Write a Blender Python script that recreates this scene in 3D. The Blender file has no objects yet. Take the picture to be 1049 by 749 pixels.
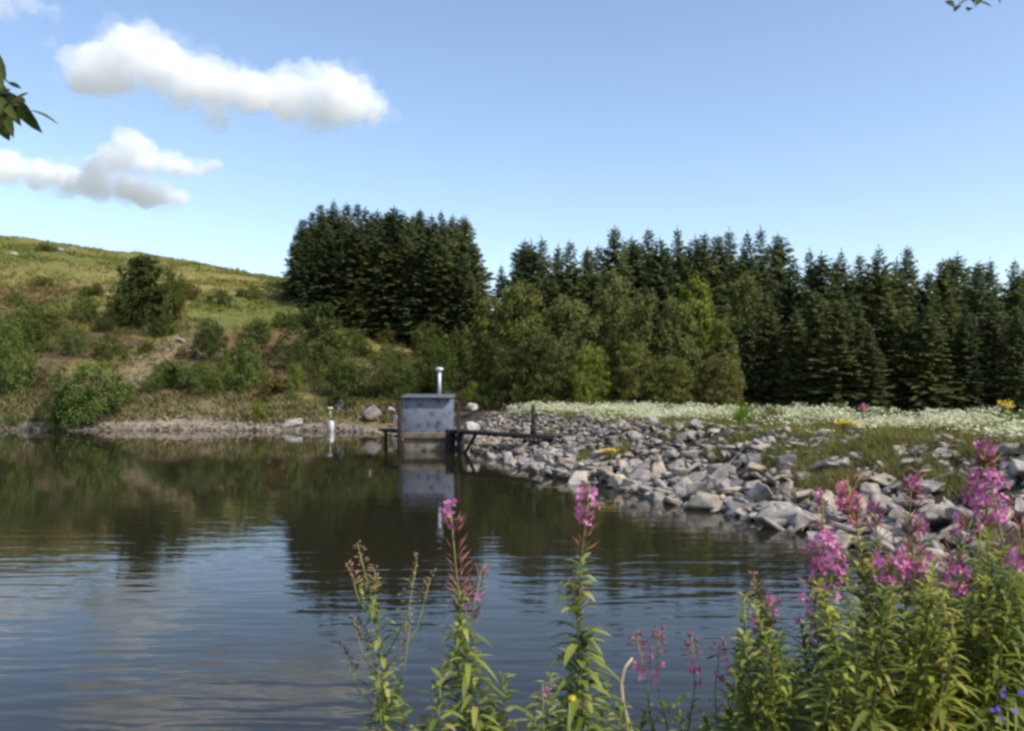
import bpy, bmesh, math, random
import numpy as np
from mathutils import Vector, Matrix, Euler

S = bpy.context.scene
COL = S.collection
R = math.radians
# ------------------------------------------------------------------ camera, sky, sun, exposure
IW, IH, F, VH, EYE = 1049.0, 749.0, 850.0, 396.0, 3.2      # photo size, focal length in px, horizon row, eye above water
CU = IW / 2
cam = bpy.data.cameras.new('camera')
cam.sensor_width = 36.0
cam.lens = 36.0 * F / IW
cam.shift_y = (VH - IH / 2) / IW
cam.clip_start, cam.clip_end = 0.05, 20000
camo = bpy.data.objects.new('camera', cam)
camo.location = (0, 0, EYE)
camo.rotation_euler = (R(90), 0, 0)
COL.objects.link(camo)
S.camera = camo

SUN_EL, SUN_AZ = R(47), R(124)                              # azimuth clockwise from the view direction (+Y)
w = bpy.data.worlds.new('World')
S.world = w
w.use_nodes = True
nt = w.node_tree
bg = nt.nodes['Background']
sky = nt.nodes.new('ShaderNodeTexSky')
sky.sky_type = 'NISHITA'
sky.sun_disc = False
sky.sun_elevation = SUN_EL
sky.sun_rotation = SUN_AZ
sky.altitude = 300
sky.air_density = 1.0
sky.dust_density = 1.4
sky.ozone_density = 0.9
nt.links.new(sky.outputs[0], bg.inputs[0])
bg.inputs[1].default_value = 0.15

sd = bpy.data.lights.new('sun', 'SUN')
sd.energy = 3.05
sd.angle = R(0.53)
sd.color = (1.0, 0.96, 0.89)
so = bpy.data.objects.new('sun', sd)
sv = Vector((math.cos(SUN_EL) * math.sin(SUN_AZ), math.cos(SUN_EL) * math.cos(SUN_AZ), math.sin(SUN_EL)))
so.rotation_euler = sv.to_track_quat('Z', 'Y').to_euler()
so.location = sv * 60
COL.objects.link(so)

S.view_settings.view_transform = 'Standard'
S.view_settings.look = 'None'
S.view_settings.gamma = 1
S.view_settings.exposure = 0.66
S.render.engine = 'CYCLES'
cy = S.cycles
cy.pixel_filter_type = 'BLACKMAN_HARRIS'
cy.filter_width = 3.0
cy.max_bounces = 64
cy.diffuse_bounces = 3
cy.glossy_bounces = 3
cy.transmission_bounces = 4
cy.transparent_max_bounces = 8
cy.volume_bounces = 64
cy.use_denoising = True

rng = np.random.default_rng(7)
random.seed(7)

# ------------------------------------------------------------------ small helpers
def px(u, v, Y):
    return Vector(((u - CU) / F * Y, Y, EYE - (v - VH) / F * Y))

def tag(o, label=None, cat=None, group=None, kind=None):
    if label: o['label'] = label
    if cat: o['category'] = cat
    if group: o['group'] = group
    if kind: o['kind'] = kind
    return o

def link(name, data, parent=None, loc=None):
    o = bpy.data.objects.new(name, data)
    COL.objects.link(o)
    if parent is not None: o.parent = parent
    if loc is not None: o.location = loc
    return o

def mesh_np(name, V, faces, mats=(), smooth=False, mi=None):
    """V (n,3); faces: list of (m,k) int arrays."""
    me = bpy.data.meshes.new(name)
    V = np.asarray(V, dtype=np.float32)
    faces = [np.asarray(f, dtype=np.int32) for f in faces if len(f)]
    loops = np.concatenate([f.ravel() for f in faces])
    cnt = np.concatenate([np.full(len(f), f.shape[1], dtype=np.int32) for f in faces])
    start = np.concatenate([[0], np.cumsum(cnt)[:-1]]).astype(np.int32)
    me.vertices.add(len(V)); me.vertices.foreach_set('co', V.ravel())
    me.loops.add(len(loops)); me.loops.foreach_set('vertex_index', loops)
    me.polygons.add(len(cnt)); me.polygons.foreach_set('loop_start', start)
    if smooth: me.polygons.foreach_set('use_smooth', np.ones(len(cnt), dtype=bool))
    for m in mats: me.materials.append(m)
    if mi is not None: me.polygons.foreach_set('material_index', np.asarray(mi, dtype=np.int32))
    me.update(calc_edges=True)
    me.validate()
    return me

class MB:
    """collects verts and faces of one mesh"""
    def __init__(s): s.V = []; s.q = []; s.t = []; s.n = 0
    def add(s, V, quads=(), tris=()):
        V = np.asarray(V, float)
        if len(quads): s.q.append(np.asarray(quads) + s.n)
        if len(tris): s.t.append(np.asarray(tris) + s.n)
        s.V.append(V); s.n += len(V)
    def tube(s, pts, rad, k=6, cap=True):
        pts = np.asarray(pts, float); n = len(pts)
        rad = np.broadcast_to(np.asarray(rad, float), (n,))
        tan = np.gradient(pts, axis=0); tan /= np.linalg.norm(tan, axis=1)[:, None] + 1e-9
        ref = np.array([0, 0, 1.0]) if abs(tan[0][2]) < .9 else np.array([1.0, 0, 0])
        a = np.cross(tan, ref); a /= np.linalg.norm(a, axis=1)[:, None] + 1e-9
        b = np.cross(tan, a)
        th = np.arange(k) * 2 * math.pi / k
        ring = pts[:, None] + rad[:, None, None] * (np.cos(th)[None, :, None] * a[:, None] + np.sin(th)[None, :, None] * b[:, None])
        q = []
        for i in range(n - 1):
            for j in range(k):
                q.append((i * k + j, i * k + (j + 1) % k, (i + 1) * k + (j + 1) % k, (i + 1) * k + j))
        V = ring.reshape(-1, 3); t = []
        if cap:
            V = np.vstack([V, pts[0], pts[-1]])
            for j in range(k):
                t.append((n * k, (j + 1) % k, j)); t.append((n * k + 1, (n - 1) * k + j, (n - 1) * k + (j + 1) % k))
        s.add(V, q, t)
    def box(s, lo, hi, rz=0, c=(0, 0, 0)):
        lo, hi = np.array(lo, float), np.array(hi, float)
        V = np.array([[(lo, hi)[i][0], (lo, hi)[j][1], (lo, hi)[k][2]] for k in (0, 1) for j in (0, 1) for i in (0, 1)])
        if rz:
            cs, sn = math.cos(rz), math.sin(rz)
            V = np.c_[V[:, 0] * cs - V[:, 1] * sn, V[:, 0] * sn + V[:, 1] * cs, V[:, 2]]
        s.add(V + np.array(c), [(0, 2, 3, 1), (4, 5, 7, 6), (0, 1, 5, 4), (2, 6, 7, 3), (0, 4, 6, 2), (1, 3, 7, 5)])
    def bar(s, p0, p1, wd, ht):
        p0, p1 = np.array(p0, float), np.array(p1, float)
        d = p1 - p0; L = np.linalg.norm(d); d /= L
        up = np.array([0, 0, 1.0]) if abs(d[2]) < .9 else np.array([0, 1.0, 0])
        a = np.cross(d, up); a /= np.linalg.norm(a); b = np.cross(a, d)
        V = [p + i * a * wd / 2 + j * b * ht / 2 for p in (p0, p1) for j in (-1, 1) for i in (-1, 1)]
        s.add(V, [(0, 1, 3, 2), (4, 6, 7, 5), (0, 4, 5, 1), (2, 3, 7, 6), (0, 2, 6, 4), (1, 5, 7, 3)])
    def mesh(s, name, mat, smooth=False):
        V = np.vstack(s.V)
        return mesh_np(name, V, ([np.vstack(s.q)] if s.q else []) + ([np.vstack(s.t)] if s.t else []), [mat] if mat else [], smooth)
    def build(s, name, mat, parent=None, smooth=False, loc=None):
        return link(name, s.mesh(name, mat, smooth), parent, loc)

def bevel(o, wd=.02, seg=2):
    bm = bmesh.new(); bm.from_mesh(o.data)
    bmesh.ops.bevel(bm, geom=bm.edges[:], offset=wd, segments=seg, affect='EDGES', profile=.5)
    bm.to_mesh(o.data); bm.free(); return o

def vnoise(x, y, z=None, seed=0):
    """value noise in 0..1, vectorised"""
    x = np.asarray(x, float); y = np.asarray(y, float)
    z = np.zeros_like(x) if z is None else np.asarray(z, float)
    def h(i, j, k):
        n = (i.astype(np.int64) * 374761393 + j.astype(np.int64) * 668265263 + k.astype(np.int64) * 2147483647 + seed * 974634777) & 0xffffffff
        n = ((n ^ (n >> 13)) * 1274126177) & 0xffffffff
        n = ((n ^ (n >> 16)) * 2246822519) & 0xffffffff
        return ((n ^ (n >> 15)) & 0xffff) / 65535.0
    xi, yi, zi = np.floor(x), np.floor(y), np.floor(z)
    fx, fy, fz = x - xi, y - yi, z - zi
    fx, fy, fz = [t * t * (3 - 2 * t) for t in (fx, fy, fz)]
    r = 0
    for dk in (0, 1):
        for dj in (0, 1):
            for di in (0, 1):
                r = r + h(xi + di, yi + dj, zi + dk) * (fx if di else 1 - fx) * (fy if dj else 1 - fy) * (fz if dk else 1 - fz)
    return r

def fbm(x, y, z=None, oct=4, seed=0):
    a, s, t = 1.0, 0.0, 0.0
    for o in range(oct):
        f = 2.03 ** o
        s = s + a * vnoise(np.asarray(x) * f, np.asarray(y) * f, None if z is None else np.asarray(z) * f, seed + o); t += a; a *= .5
    return s / t

def sstep(a, b, x):
    t = np.clip((np.asarray(x, float) - a) / (b - a), 0, 1); return t * t * (3 - 2 * t)

# ------------------------------------------------------------------ materials
def new_mat(name):
    m = bpy.data.materials.new(name); m.use_nodes = True
    n = m.node_tree; return m, n, n.nodes['Principled BSDF']

def ramp(n, stops, interp='LINEAR'):
    r = n.nodes.new('ShaderNodeValToRGB'); r.color_ramp.interpolation = interp
    e = r.color_ramp.elements
    while len(e) < len(stops): e.new(.5)
    for el, (p, c) in zip(e, stops): el.position = p; el.color = (*c, 1)
    return r

def leaf_mat(name, cols, trans=.3, gloss=.0, rough=.5, noise=.0, nscale=1.0):
    m, n, p = new_mat(name)
    L = n.links.new
    geo = n.nodes.new('ShaderNodeNewGeometry'); oi = n.nodes.new('ShaderNodeObjectInfo')
    rp = ramp(n, [(i / (len(cols) - 1), c) for i, c in enumerate(cols)])
    if noise:
        tc = n.nodes.new('ShaderNodeTexCoord'); nz = n.nodes.new('ShaderNodeTexNoise'); nz.inputs['Scale'].default_value = nscale
        nz.inputs['Detail'].default_value = 2
        L(tc.outputs['Object'], nz.inputs['Vector'])
        mx = n.nodes.new('ShaderNodeMix'); mx.data_type = 'FLOAT'; mx.inputs[0].default_value = noise
        L(geo.outputs['Random Per Island'], mx.inputs[2]); L(nz.outputs[0], mx.inputs[3]); L(mx.outputs[0], rp.inputs[0])
    else:
        L(geo.outputs['Random Per Island'], rp.inputs[0])
    mul = n.nodes.new('ShaderNodeMix'); mul.data_type = 'RGBA'; mul.blend_type = 'MULTIPLY'; mul.inputs[0].default_value = 1
    L(rp.outputs[0], mul.inputs[6]); L(oi.outputs['Color'], mul.inputs[7])
    p.inputs['Roughness'].default_value = rough
    p.inputs['Specular IOR Level'].default_value = gloss
    L(mul.outputs[2], p.inputs['Base Color'])
    tr = n.nodes.new('ShaderNodeBsdfTranslucent'); L(mul.outputs[2], tr.inputs[0])
    mix = n.nodes.new('ShaderNodeMixShader'); mix.inputs[0].default_value = trans
    L(p.outputs[0], mix.inputs[1]); L(tr.outputs[0], mix.inputs[2])
    L(mix.outputs[0], n.nodes['Material Output'].inputs[0])
    return m

def plain_mat(name, stops, scale=8, rough=.8, bump=.0, spec=.2, metallic=0, tint=False, detail=5):
    m, n, p = new_mat(name); L = n.links.new
    tc = n.nodes.new('ShaderNodeTexCoord'); nz = n.nodes.new('ShaderNodeTexNoise')
    nz.inputs['Scale'].default_value = scale; nz.inputs['Detail'].default_value = detail
    L(tc.outputs['Object'], nz.inputs['Vector'])
    rp = ramp(n, stops); L(nz.outputs[0], rp.inputs[0])
    out = rp.outputs[0]
    if tint:
        oi = n.nodes.new('ShaderNodeObjectInfo')
        mul = n.nodes.new('ShaderNodeMix'); mul.data_type = 'RGBA'; mul.blend_type = 'MULTIPLY'; mul.inputs[0].default_value = 1
        L(out, mul.inputs[6]); L(oi.outputs['Color'], mul.inputs[7]); out = mul.outputs[2]
    L(out, p.inputs['Base Color'])
    p.inputs['Roughness'].default_value = rough; p.inputs['Specular IOR Level'].default_value = spec; p.inputs['Metallic'].default_value = metallic
    if bump:
        b = n.nodes.new('ShaderNodeBump'); b.inputs['Strength'].default_value = bump; b.inputs['Distance'].default_value = .03
        L(nz.outputs[0], b.inputs['Height']); L(b.outputs[0], p.inputs['Normal'])
    return m

M = {}
M['spruce'] = leaf_mat('spruce_needles', [(.074, .095, .042), (.108, .13, .055), (.162, .172, .07)], .32, noise=.35, nscale=.5)
M['leaf'] = leaf_mat('broad_leaves', [(.07, .085, .03), (.13, .148, .052), (.22, .23, .085)], .35, noise=.4, nscale=.6)
M['bark'] = plain_mat('bark', [(.3, (.05, .04, .03)), (.7, (.13, .11, .085))], 6, .9, .5)
M['grass'] = leaf_mat('grass_blades', [(.1, .12, .03), (.19, .18, .055), (.29, .24, .1)], .25, noise=.6, nscale=.35)
M['hillgrass'] = leaf_mat('hill_grass', [(.08, .1, .025), (.16, .16, .045), (.25, .21, .08)], .2, noise=.6, nscale=.1)
M['white'] = leaf_mat('white_petals', [(.3, .32, .15), (.52, .52, .32), (.74, .73, .54)], .25)
M['yellow'] = leaf_mat('yellow_petals', [(.62, .4, .02), (.75, .55, .04)], .2)
M['pink'] = leaf_mat('pink_petals', [(.42, .09, .24), (.6, .19, .38), (.74, .36, .55)], .35)
M['violet'] = leaf_mat('violet_petals', [(.1, .06, .4), (.2, .12, .6)], .3)
M['bud'] = leaf_mat('red_buds', [(.22, .06, .08), (.34, .12, .14), (.42, .2, .2)], .2)
M['pod'] = leaf_mat('seed_pods', [(.2, .07, .06), (.33, .14, .11), (.4, .24, .16)], .2)
M['brownbud'] = leaf_mat('brown_buds', [(.2, .12, .07), (.32, .2, .13)], .2)
M['wleaf'] = leaf_mat('willowherb_leaves', [(.08, .115, .02), (.16, .2, .035), (.27, .3, .055), (.4, .37, .12)], .4, gloss=.25, rough=.45)
M['stem'] = leaf_mat('green_stem', [(.18, .2, .06), (.26, .26, .09)], .1)
M['drystem'] = plain_mat('dry_stem', [(.3, (.3, .24, .16)), (.7, (.5, .42, .3))], 30, .8)
M['stone'] = plain_mat('stone', [(.25, (.13, .125, .12)), (.5, (.25, .24, .23)), (.75, (.38, .365, .345))], 3.5, .9, .6, tint=True)

# rubble that is one object takes its variation from each stone
def rubble_mat():
    m = M['stone'].copy(); m.name = 'small_stone'; n = m.node_tree
    mul = [x for x in n.nodes if x.type == 'MIX'][0]
    geo = n.nodes.new('ShaderNodeNewGeometry')
    rp = ramp(n, [(0, (.4, .37, .35)), (.3, (.9, .81, .74)), (.6, (1.18, 1.05, .93)), (.85, (1.15, .97, .76)), (1, (.75, .62, .5))])
    n.links.new(geo.outputs['Random Per Island'], rp.inputs[0]); n.links.new(rp.outputs[0], mul.inputs[7])
    return m
M['rubble'] = rubble_mat()
M['strand'] = M['rubble'].copy()
for e_, c_ in zip([x for x in M['strand'].node_tree.nodes if x.type == 'VALTORGB'][1].color_ramp.elements, [(.5, .42, .36), (.75, .66, .58), (.9, .76, .62), (.62, .52, .45), (.8, .6, .5)]): e_.color = (*c_, 1)

# ------------------------------------------------------------------ lake outline and ground height
def wl(u, v):                                              # a pixel on the waterline -> ground point
    Y = EYE * F / (v - VH); return ((u - CU) / F * Y, Y)
FARS = [wl(*p) for p in [(-420, 441.5), (-150, 440.5), (0, 441), (110, 441), (200, 440.5), (280, 441.5), (335, 441), (372, 443), (400, 446), (430, 450), (470, 457)]]
DAMS = [wl(*p) for p in [(500, 465), (540, 480), (590, 492), (640, 501), (720, 519), (780, 532), (830, 546), (900, 566)]]
NEAR = [(7.4, 14.0), (6.2, 12.0), (4.2, 9.6), (2.6, 7.4), (1.4, 6.0), (0, 5.2), (-3, 4.6), (-8, 4.4), (-20, 4.0), (-45, 3), (-75, 6), (-88, 25)]
LAKE = np.array(FARS + DAMS + NEAR)
nF, nD = len(FARS), len(DAMS)

def shore(x, y):
    """signed distance to the waterline (negative in the lake) and index of the nearest stretch"""
    x = np.asarray(x, float); y = np.asarray(y, float)
    best = np.full(x.shape, 1e9); idx = np.zeros(x.shape, int); ins = np.zeros(x.shape, bool)
    n = len(LAKE)
    for i in range(n):
        ax, ay = LAKE[i]; bx, by = LAKE[(i + 1) % n]
        dx, dy = bx - ax, by - ay
        t = np.clip(((x - ax) * dx + (y - ay) * dy) / (dx * dx + dy * dy), 0, 1)
        d = np.hypot(x - ax - t * dx, y - ay - t * dy)
        k = d < best; best = np.where(k, d, best); idx = np.where(k, i, idx)
        c = ((ay > y) != (by > y)) & (x < (bx - ax) * (y - ay) / (by - ay + 1e-12) + ax)
        ins ^= c
    return np.where(ins, -best, best), idx

TU = [-300, 0, 150, 295, 400, 500, 600, 800, 1049, 1400]
TY = [55, 61, 64, 67, 75, 90, 110, 130, 150, 180, 250, 420, 900, 4000]
TZ = np.array([
    [0, .4, 2.2, 3.2, 7.5, 13.5, 20, 26, 33, 38, 42, 44, 40, 10],
    [0, .4, 2.0, 2.9, 6.5, 12.5, 19, 25, 30.5, 34.5, 36, 34, 30, 8],
    [0, .4, 1.9, 2.6, 5.5, 10.5, 17, 22.3, 27, 30, 31, 28, 25, 8],
    [0, .4, 1.8, 2.4, 4.5, 8.5, 14.2, 18.6, 22.5, 25, 26, 22, 20, 6],
    [0, .4, 1.5, 2.0, 3.2, 6.0, 10.2, 14, 17, 19, 20, 18, 16, 5],
    [.8, 1.0, 1.3, 1.5, 2.0, 3.6, 6.4, 9.2, 11.5, 14, 15, 14, 12, 4],
    [1.0, 1.0, 1.1, 1.1, 1.2, 2.0, 3.8, 5.8, 7.5, 9, 10, 10, 9, 3],
    [1.0, 1.0, 1.0, 1.0, 1.1, 1.3, 2.2, 3.4, 4.6, 6, 8, 8, 7, 3],
    [1.0, 1.0, 1.0, 1.0, 1.0, 1.2, 1.8, 2.6, 3.6, 5, 6, 7, 6, 3],
    [1.0, 1.0, 1.0, 1.0, 1.0, 1.2, 1.8, 2.6, 3.6, 5, 6, 7, 6, 3]])

def table(x, y):
    u = np.clip(np.asarray(x) / np.maximum(y, 8.0) * F + CU, TU[0], TU[-1])
    yy = np.clip(y, TY[0], TY[-1])
    iu = np.clip(np.searchsorted(TU, u) - 1, 0, len(TU) - 2); iy = np.clip(np.searchsorted(TY, yy) - 1, 0, len(TY) - 2)
    tu, ty_ = np.array(TU, float), np.array(TY, float)
    a = (u - tu[iu]) / (tu[iu + 1] - tu[iu]); a = a * a * (3 - 2 * a) * .5 + a * .5
    b = (yy - ty_[iy]) / (ty_[iy + 1] - ty_[iy])
    return (TZ[iu, iy] * (1 - a) + TZ[iu + 1, iy] * a) * (1 - b) + (TZ[iu, iy + 1] * (1 - a) + TZ[iu + 1, iy + 1] * a) * b

def crest_z(y): return np.interp(y, [14, 17.5, 22, 45, 60], [2.0, 1.95, 1.78, 1.66, 1.4])

def ground(x, y):
    x = np.atleast_1d(np.asarray(x, float)); y = np.atleast_1d(np.asarray(y, float))
    d, idx = shore(x, y)
    dd = np.maximum(d, 0)
    u = x / np.maximum(y, 8.0) * F + CU
    T = table(x, y)
    far = np.minimum(.8 * dd, np.maximum(T, np.minimum(.12 * dd, 3.0)))
    far = far + (fbm(x * .22, y * .22, seed=3) - .5) * np.clip(dd * .16, 0, 1.3)
    cz = crest_z(y)
    dam = np.minimum(.4 * dd, cz)
    dam = np.where(dd > 14, cz + (np.minimum(cz, 1.1) - cz) * sstep(14, 18, dd), dam)
    dam = np.maximum(dam, np.where(dd > 15, T, 0)) + (fbm(x * .7, y * .7, seed=5) - .5) * np.clip(dd * .1, 0, .16)
    near = np.minimum(.42 * dd, 1.6) + (fbm(x * .8, y * .8, seed=9) - .5) * np.clip(dd * .1, 0, .2)
    wd = np.where(y > 20, sstep(405, 485, u), np.where(x > 0, 1.0, 0.0))
    land = far * (1 - wd) + dam * wd
    wn = sstep(14.5, 9.5, y) * 1.0
    wn = np.where((x < 0) & (y < 20), 1 - sstep(-60, -90, x) * sstep(5, 25, y), wn)
    land = land * (1 - wn) + near * wn
    return np.where(d < 0, np.maximum(d * .45, -2.5), land)

def gz(x, y): return float(ground(x, y)[0])

def hit(u, v, y0=48, y1=240, n=700):
    """the ground point seen at a pixel"""
    Y = np.linspace(y0, y1, n); X = (u - CU) / F * Y
    vz = VH - (ground(X, Y) - EYE) / Y * F
    k = np.nonzero(vz <= v)[0]
    i = k[0] if len(k) else len(Y) - 1
    return float(X[i]), float(Y[i]), gz(X[i], Y[i])

# ground sheet (polar grid round the camera, finest ahead)
r = .6 * 1.0125 ** np.arange(0, 712)
ang = np.concatenate([np.arange(-46, 46, .36), np.arange(46, 314, 4.0)])
ang = np.radians(ang)
X = (r[:, None] * np.sin(ang)[None]); Yg = (r[:, None] * np.cos(ang)[None])
Zg = ground(X.ravel(), Yg.ravel())
V = np.c_[X.ravel(), Yg.ravel(), Zg]
na, nr = len(ang), len(r)
i, j = np.meshgrid(np.arange(nr - 1), np.arange(na), indexing='ij')
jn = (j + 1) % na
Q = np.c_[(i * na + j).ravel(), (i * na + jn).ravel(), ((i + 1) * na + jn).ravel(), ((i + 1) * na + j).ravel()][:, ::-1]
V = np.vstack([V, [0, 0, gz(0, 0)]])
Tt = np.c_[np.arange(na), (np.arange(na) + 1) % na, np.full(na, len(V) - 1)]
# ground colours: grass, heather, dry turf, bare scree and the stony strand
def mixc(a, b, t): return a * (1 - t[:, None]) + np.array(b)[None] * t[:, None]
def albedo(gx, gy):
    d, idx = shore(gx, gy)
    n1 = fbm(gx * .09, gy * .09, seed=21, oct=5); n2 = fbm(gx * .35, gy * .35, seed=22); n3 = fbm(gx * 1.3, gy * 1.3, seed=23)
    c = np.tile(np.array([[.165, .155, .045]]), (len(gx), 1))
    c = mixc(c, (.23, .19, .075), sstep(.45, .62, n2))
    c = mixc(c, (.1, .115, .03), sstep(.5, .66, n1) * .8)
    low = sstep(105, 80, gy + (n1 - .5) * 50)
    c = mixc(c, (.095, .068, .04), low * sstep(.33, .5, n2 * .6 + n1 * .4) * .92)
    for (u0, v0, ru, rv, colr, k) in [(265, 352, 46, 20, (.12, .07, .042), 1), (30, 305, 40, 14, (.13, .08, .045), .8), (175, 370, 42, 26, (.2, .145, .1), .8),
                                     (265, 398, 60, 14, (.25, .18, .08), .8), (330, 312, 30, 8, (.3, .24, .12), .6), (430, 365, 30, 12, (.3, .19, .13), .7)]:
        hx, hy, hz = hit(u0, v0)
        hx2, hy2, _ = hit(u0 , v0 - rv)
        rx = ru / F * hy; ry = max(abs(hy2 - hy), 3)
        q = np.hypot((gx - hx) / rx, (gy - hy) / ry) + (n2 - .5) * 1.2
        c = mixc(c, colr, sstep(1.15, .6, q) * k * (.55 + .45 * n3))
    farbank = (gy > 50) & (gx < 2)
    c = mixc(c, (.19, .155, .08), farbank * sstep(7.5, 3, d + (n2 - .5) * 4) * .8)
    c = mixc(c, (.24, .2, .16), farbank * sstep(1.5, .7, d + (n3 - .5) * 1.5))
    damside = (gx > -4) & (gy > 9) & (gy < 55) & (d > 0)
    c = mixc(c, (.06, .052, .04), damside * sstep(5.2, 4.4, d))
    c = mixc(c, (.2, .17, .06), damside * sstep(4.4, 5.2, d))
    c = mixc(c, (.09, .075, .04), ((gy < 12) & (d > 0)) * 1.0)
    c = mixc(c, (.04, .03, .018), (d < 0) * 1.0)
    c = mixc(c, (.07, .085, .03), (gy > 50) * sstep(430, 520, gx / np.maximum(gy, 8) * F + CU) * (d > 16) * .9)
    c *= (.75 + .5 * n3)[:, None]
    return c
c = albedo(V[:, 0], V[:, 1])
m, n, p = new_mat('ground'); L = n.links.new
va = n.nodes.new('ShaderNodeVertexColor'); va.layer_name = 'albedo'
tc = n.nodes.new('ShaderNodeTexCoord'); nz = n.nodes.new('ShaderNodeTexNoise'); nz.inputs['Scale'].default_value = 2.2; nz.inputs['Detail'].default_value = 8
L(tc.outputs['Object'], nz.inputs['Vector'])
rp = ramp(n, [(.3, (.55, .55, .55)), (.7, (1.35, 1.3, 1.2))]); L(nz.outputs[0], rp.inputs[0])
mul = n.nodes.new('ShaderNodeMix'); mul.data_type = 'RGBA'; mul.blend_type = 'MULTIPLY'; mul.inputs[0].default_value = 1
L(va.outputs[0], mul.inputs[6]); L(rp.outputs[0], mul.inputs[7]); L(mul.outputs[2], p.inputs['Base Color'])
p.inputs['Roughness'].default_value = .95; p.inputs['Specular IOR Level'].default_value = .1
bp = n.nodes.new('ShaderNodeBump'); bp.inputs['Strength'].default_value = .8; bp.inputs['Distance'].default_value = .25
L(nz.outputs[0], bp.inputs['Height']); L(bp.outputs[0], p.inputs['Normal'])
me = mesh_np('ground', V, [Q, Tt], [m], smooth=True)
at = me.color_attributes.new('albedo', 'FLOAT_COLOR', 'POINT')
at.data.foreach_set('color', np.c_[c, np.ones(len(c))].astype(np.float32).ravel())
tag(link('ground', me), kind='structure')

# water
m, n, p = new_mat('water'); L = n.links.new
p.inputs['Base Color'].default_value = (.018, .0155, .009, 1)
p.inputs['Roughness'].default_value = .015; p.inputs['IOR'].default_value = 1.333
tc = n.nodes.new('ShaderNodeTexCoord')
def ripple(scale, rot, dist, detail):
    mp = n.nodes.new('ShaderNodeMapping'); mp.inputs['Scale'].default_value = scale; mp.inputs['Rotation'].default_value = (0, 0, rot)
    L(tc.outputs['Object'], mp.inputs['Vector'])
    z = n.nodes.new('ShaderNodeTexNoise'); z.inputs['Scale'].default_value = 1; z.inputs['Detail'].default_value = detail; z.inputs['Distortion'].default_value = dist
    L(mp.outputs[0], z.inputs['Vector']); return z
z1 = ripple((.5, 2.3, 1), R(-13), .6, 1.5); z2 = ripple((1.6, 5.5, 1), R(9), .3, 2); z3 = ripple((.05, .09, 1), 0, .4, 2)
sep = n.nodes.new('ShaderNodeSeparateXYZ'); L(tc.outputs['Object'], sep.inputs[0])
mr = n.nodes.new('ShaderNodeMapRange'); mr.inputs['From Min'].default_value = 25; mr.inputs['From Max'].default_value = 9; mr.inputs['To Min'].default_value = .17; mr.inputs['To Max'].default_value = 1
L(sep.outputs['Y'], mr.inputs['Value'])
pr = ramp(n, [(.35, (.35, .35, .35)), (.62, (1, 1, 1))]); L(z3.outputs[0], pr.inputs[0])
def math_(op, a, b):
    q = n.nodes.new('ShaderNodeMath'); q.operation = op
    for k, t in enumerate((a, b)):
        if isinstance(t, (int, float)): q.inputs[k].default_value = t
        else: L(t, q.inputs[k])
    return q.outputs[0]
hsum = math_('ADD', z1.outputs[0], math_('MULTIPLY', z2.outputs[0], .35))
hs = math_('MULTIPLY', hsum, math_('MULTIPLY', mr.outputs[0], pr.outputs[0]))
bp = n.nodes.new('ShaderNodeBump'); bp.inputs['Strength'].default_value = 1; bp.inputs['Distance'].default_value = .016
L(hs, bp.inputs['Height']); L(bp.outputs[0], p.inputs['Normal'])
wm = mesh_np('lake_water', [(-110, -20, 0), (14, -20, 0), (14, 66, 0), (-110, 66, 0)], [[(0, 1, 2, 3)]], [m])
tag(link('lake_water', wm), kind='structure')

# ------------------------------------------------------------------ clouds: real volumes far off
def cloud_mat(density):
    m = bpy.data.materials.new('cloud_vapour'); m.use_nodes = True; n = m.node_tree
    n.nodes.remove(n.nodes['Principled BSDF'])
    v = n.nodes.new('ShaderNodeVolumeScatter'); v.inputs['Color'].default_value = (1, 1, 1, 1); v.inputs['Density'].default_value = density; v.inputs['Anisotropy'].default_value = .0
    n.links.new(v.outputs[0], n.nodes['Material Output'].inputs['Volume'])
    return m
def puff_mesh(puffs, Y, grow, seed, vox, amp):
    k = Y / F
    bm = bmesh.new()
    rr = random.Random(seed)
    for (u, v, rad) in puffs:
        P = px(u, v, Y + rr.uniform(-.6, .6) * rad * k)
        bmesh.ops.create_icosphere(bm, subdivisions=3, radius=rad * k * grow, matrix=Matrix.Translation(P) @ Matrix.Diagonal((1.08, .9, .9, 1)))
    me = bpy.data.meshes.new('tmp'); bm.to_mesh(me); bm.free()
    o = link('tmp', me)
    md = o.modifiers.new('r', 'REMESH'); md.mode = 'VOXEL'; md.voxel_size = vox
    dg = bpy.context.evaluated_depsgraph_get()
    me2 = bpy.data.meshes.new_from_object(o.evaluated_get(dg))
    bpy.data.objects.remove(o)
    nv = len(me2.vertices)
    co = np.zeros(nv * 3, np.float32); me2.vertices.foreach_get('co', co); co = co.reshape(-1, 3)
    no = np.zeros(nv * 3, np.float32); me2.vertices.foreach_get('normal', no); no = no.reshape(-1, 3)
    f1 = fbm(co[:, 0] / 70, co[:, 1] / 70, co[:, 2] / 48, oct=4, seed=seed + int(grow * 50)) - .5
    f2 = fbm(co[:, 0] / 26, co[:, 1] / 26, co[:, 2] / 17, oct=4, seed=seed + 9 + int(grow * 50)) - .5
    co = co + no * ((f1 * 60 + f2 * 62) * amp)[:, None]
    me2.vertices.foreach_set('co', co.astype(np.float32).ravel()); me2.update()
    me2.materials.clear()
    return me2
def cloud(label, puffs, Y, density, seed, vox=4.0, amp=1.0):
    root = None
    for nm, grow, dk in (('cloud', 1.16, .12), ('inner_vapour', 1.03, .5), ('core_vapour', .8, 1.0)):
        me = puff_mesh(puffs, Y, grow, seed, vox, amp * (1.2 if grow > 1.1 else 1)); me.name = nm; me.materials.append(cloud_mat(density * dk))
        o = link(nm, me, root)
        if root is None: root = tag(o, label, 'cloud', 'clouds in the blue sky')
    return root
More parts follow.
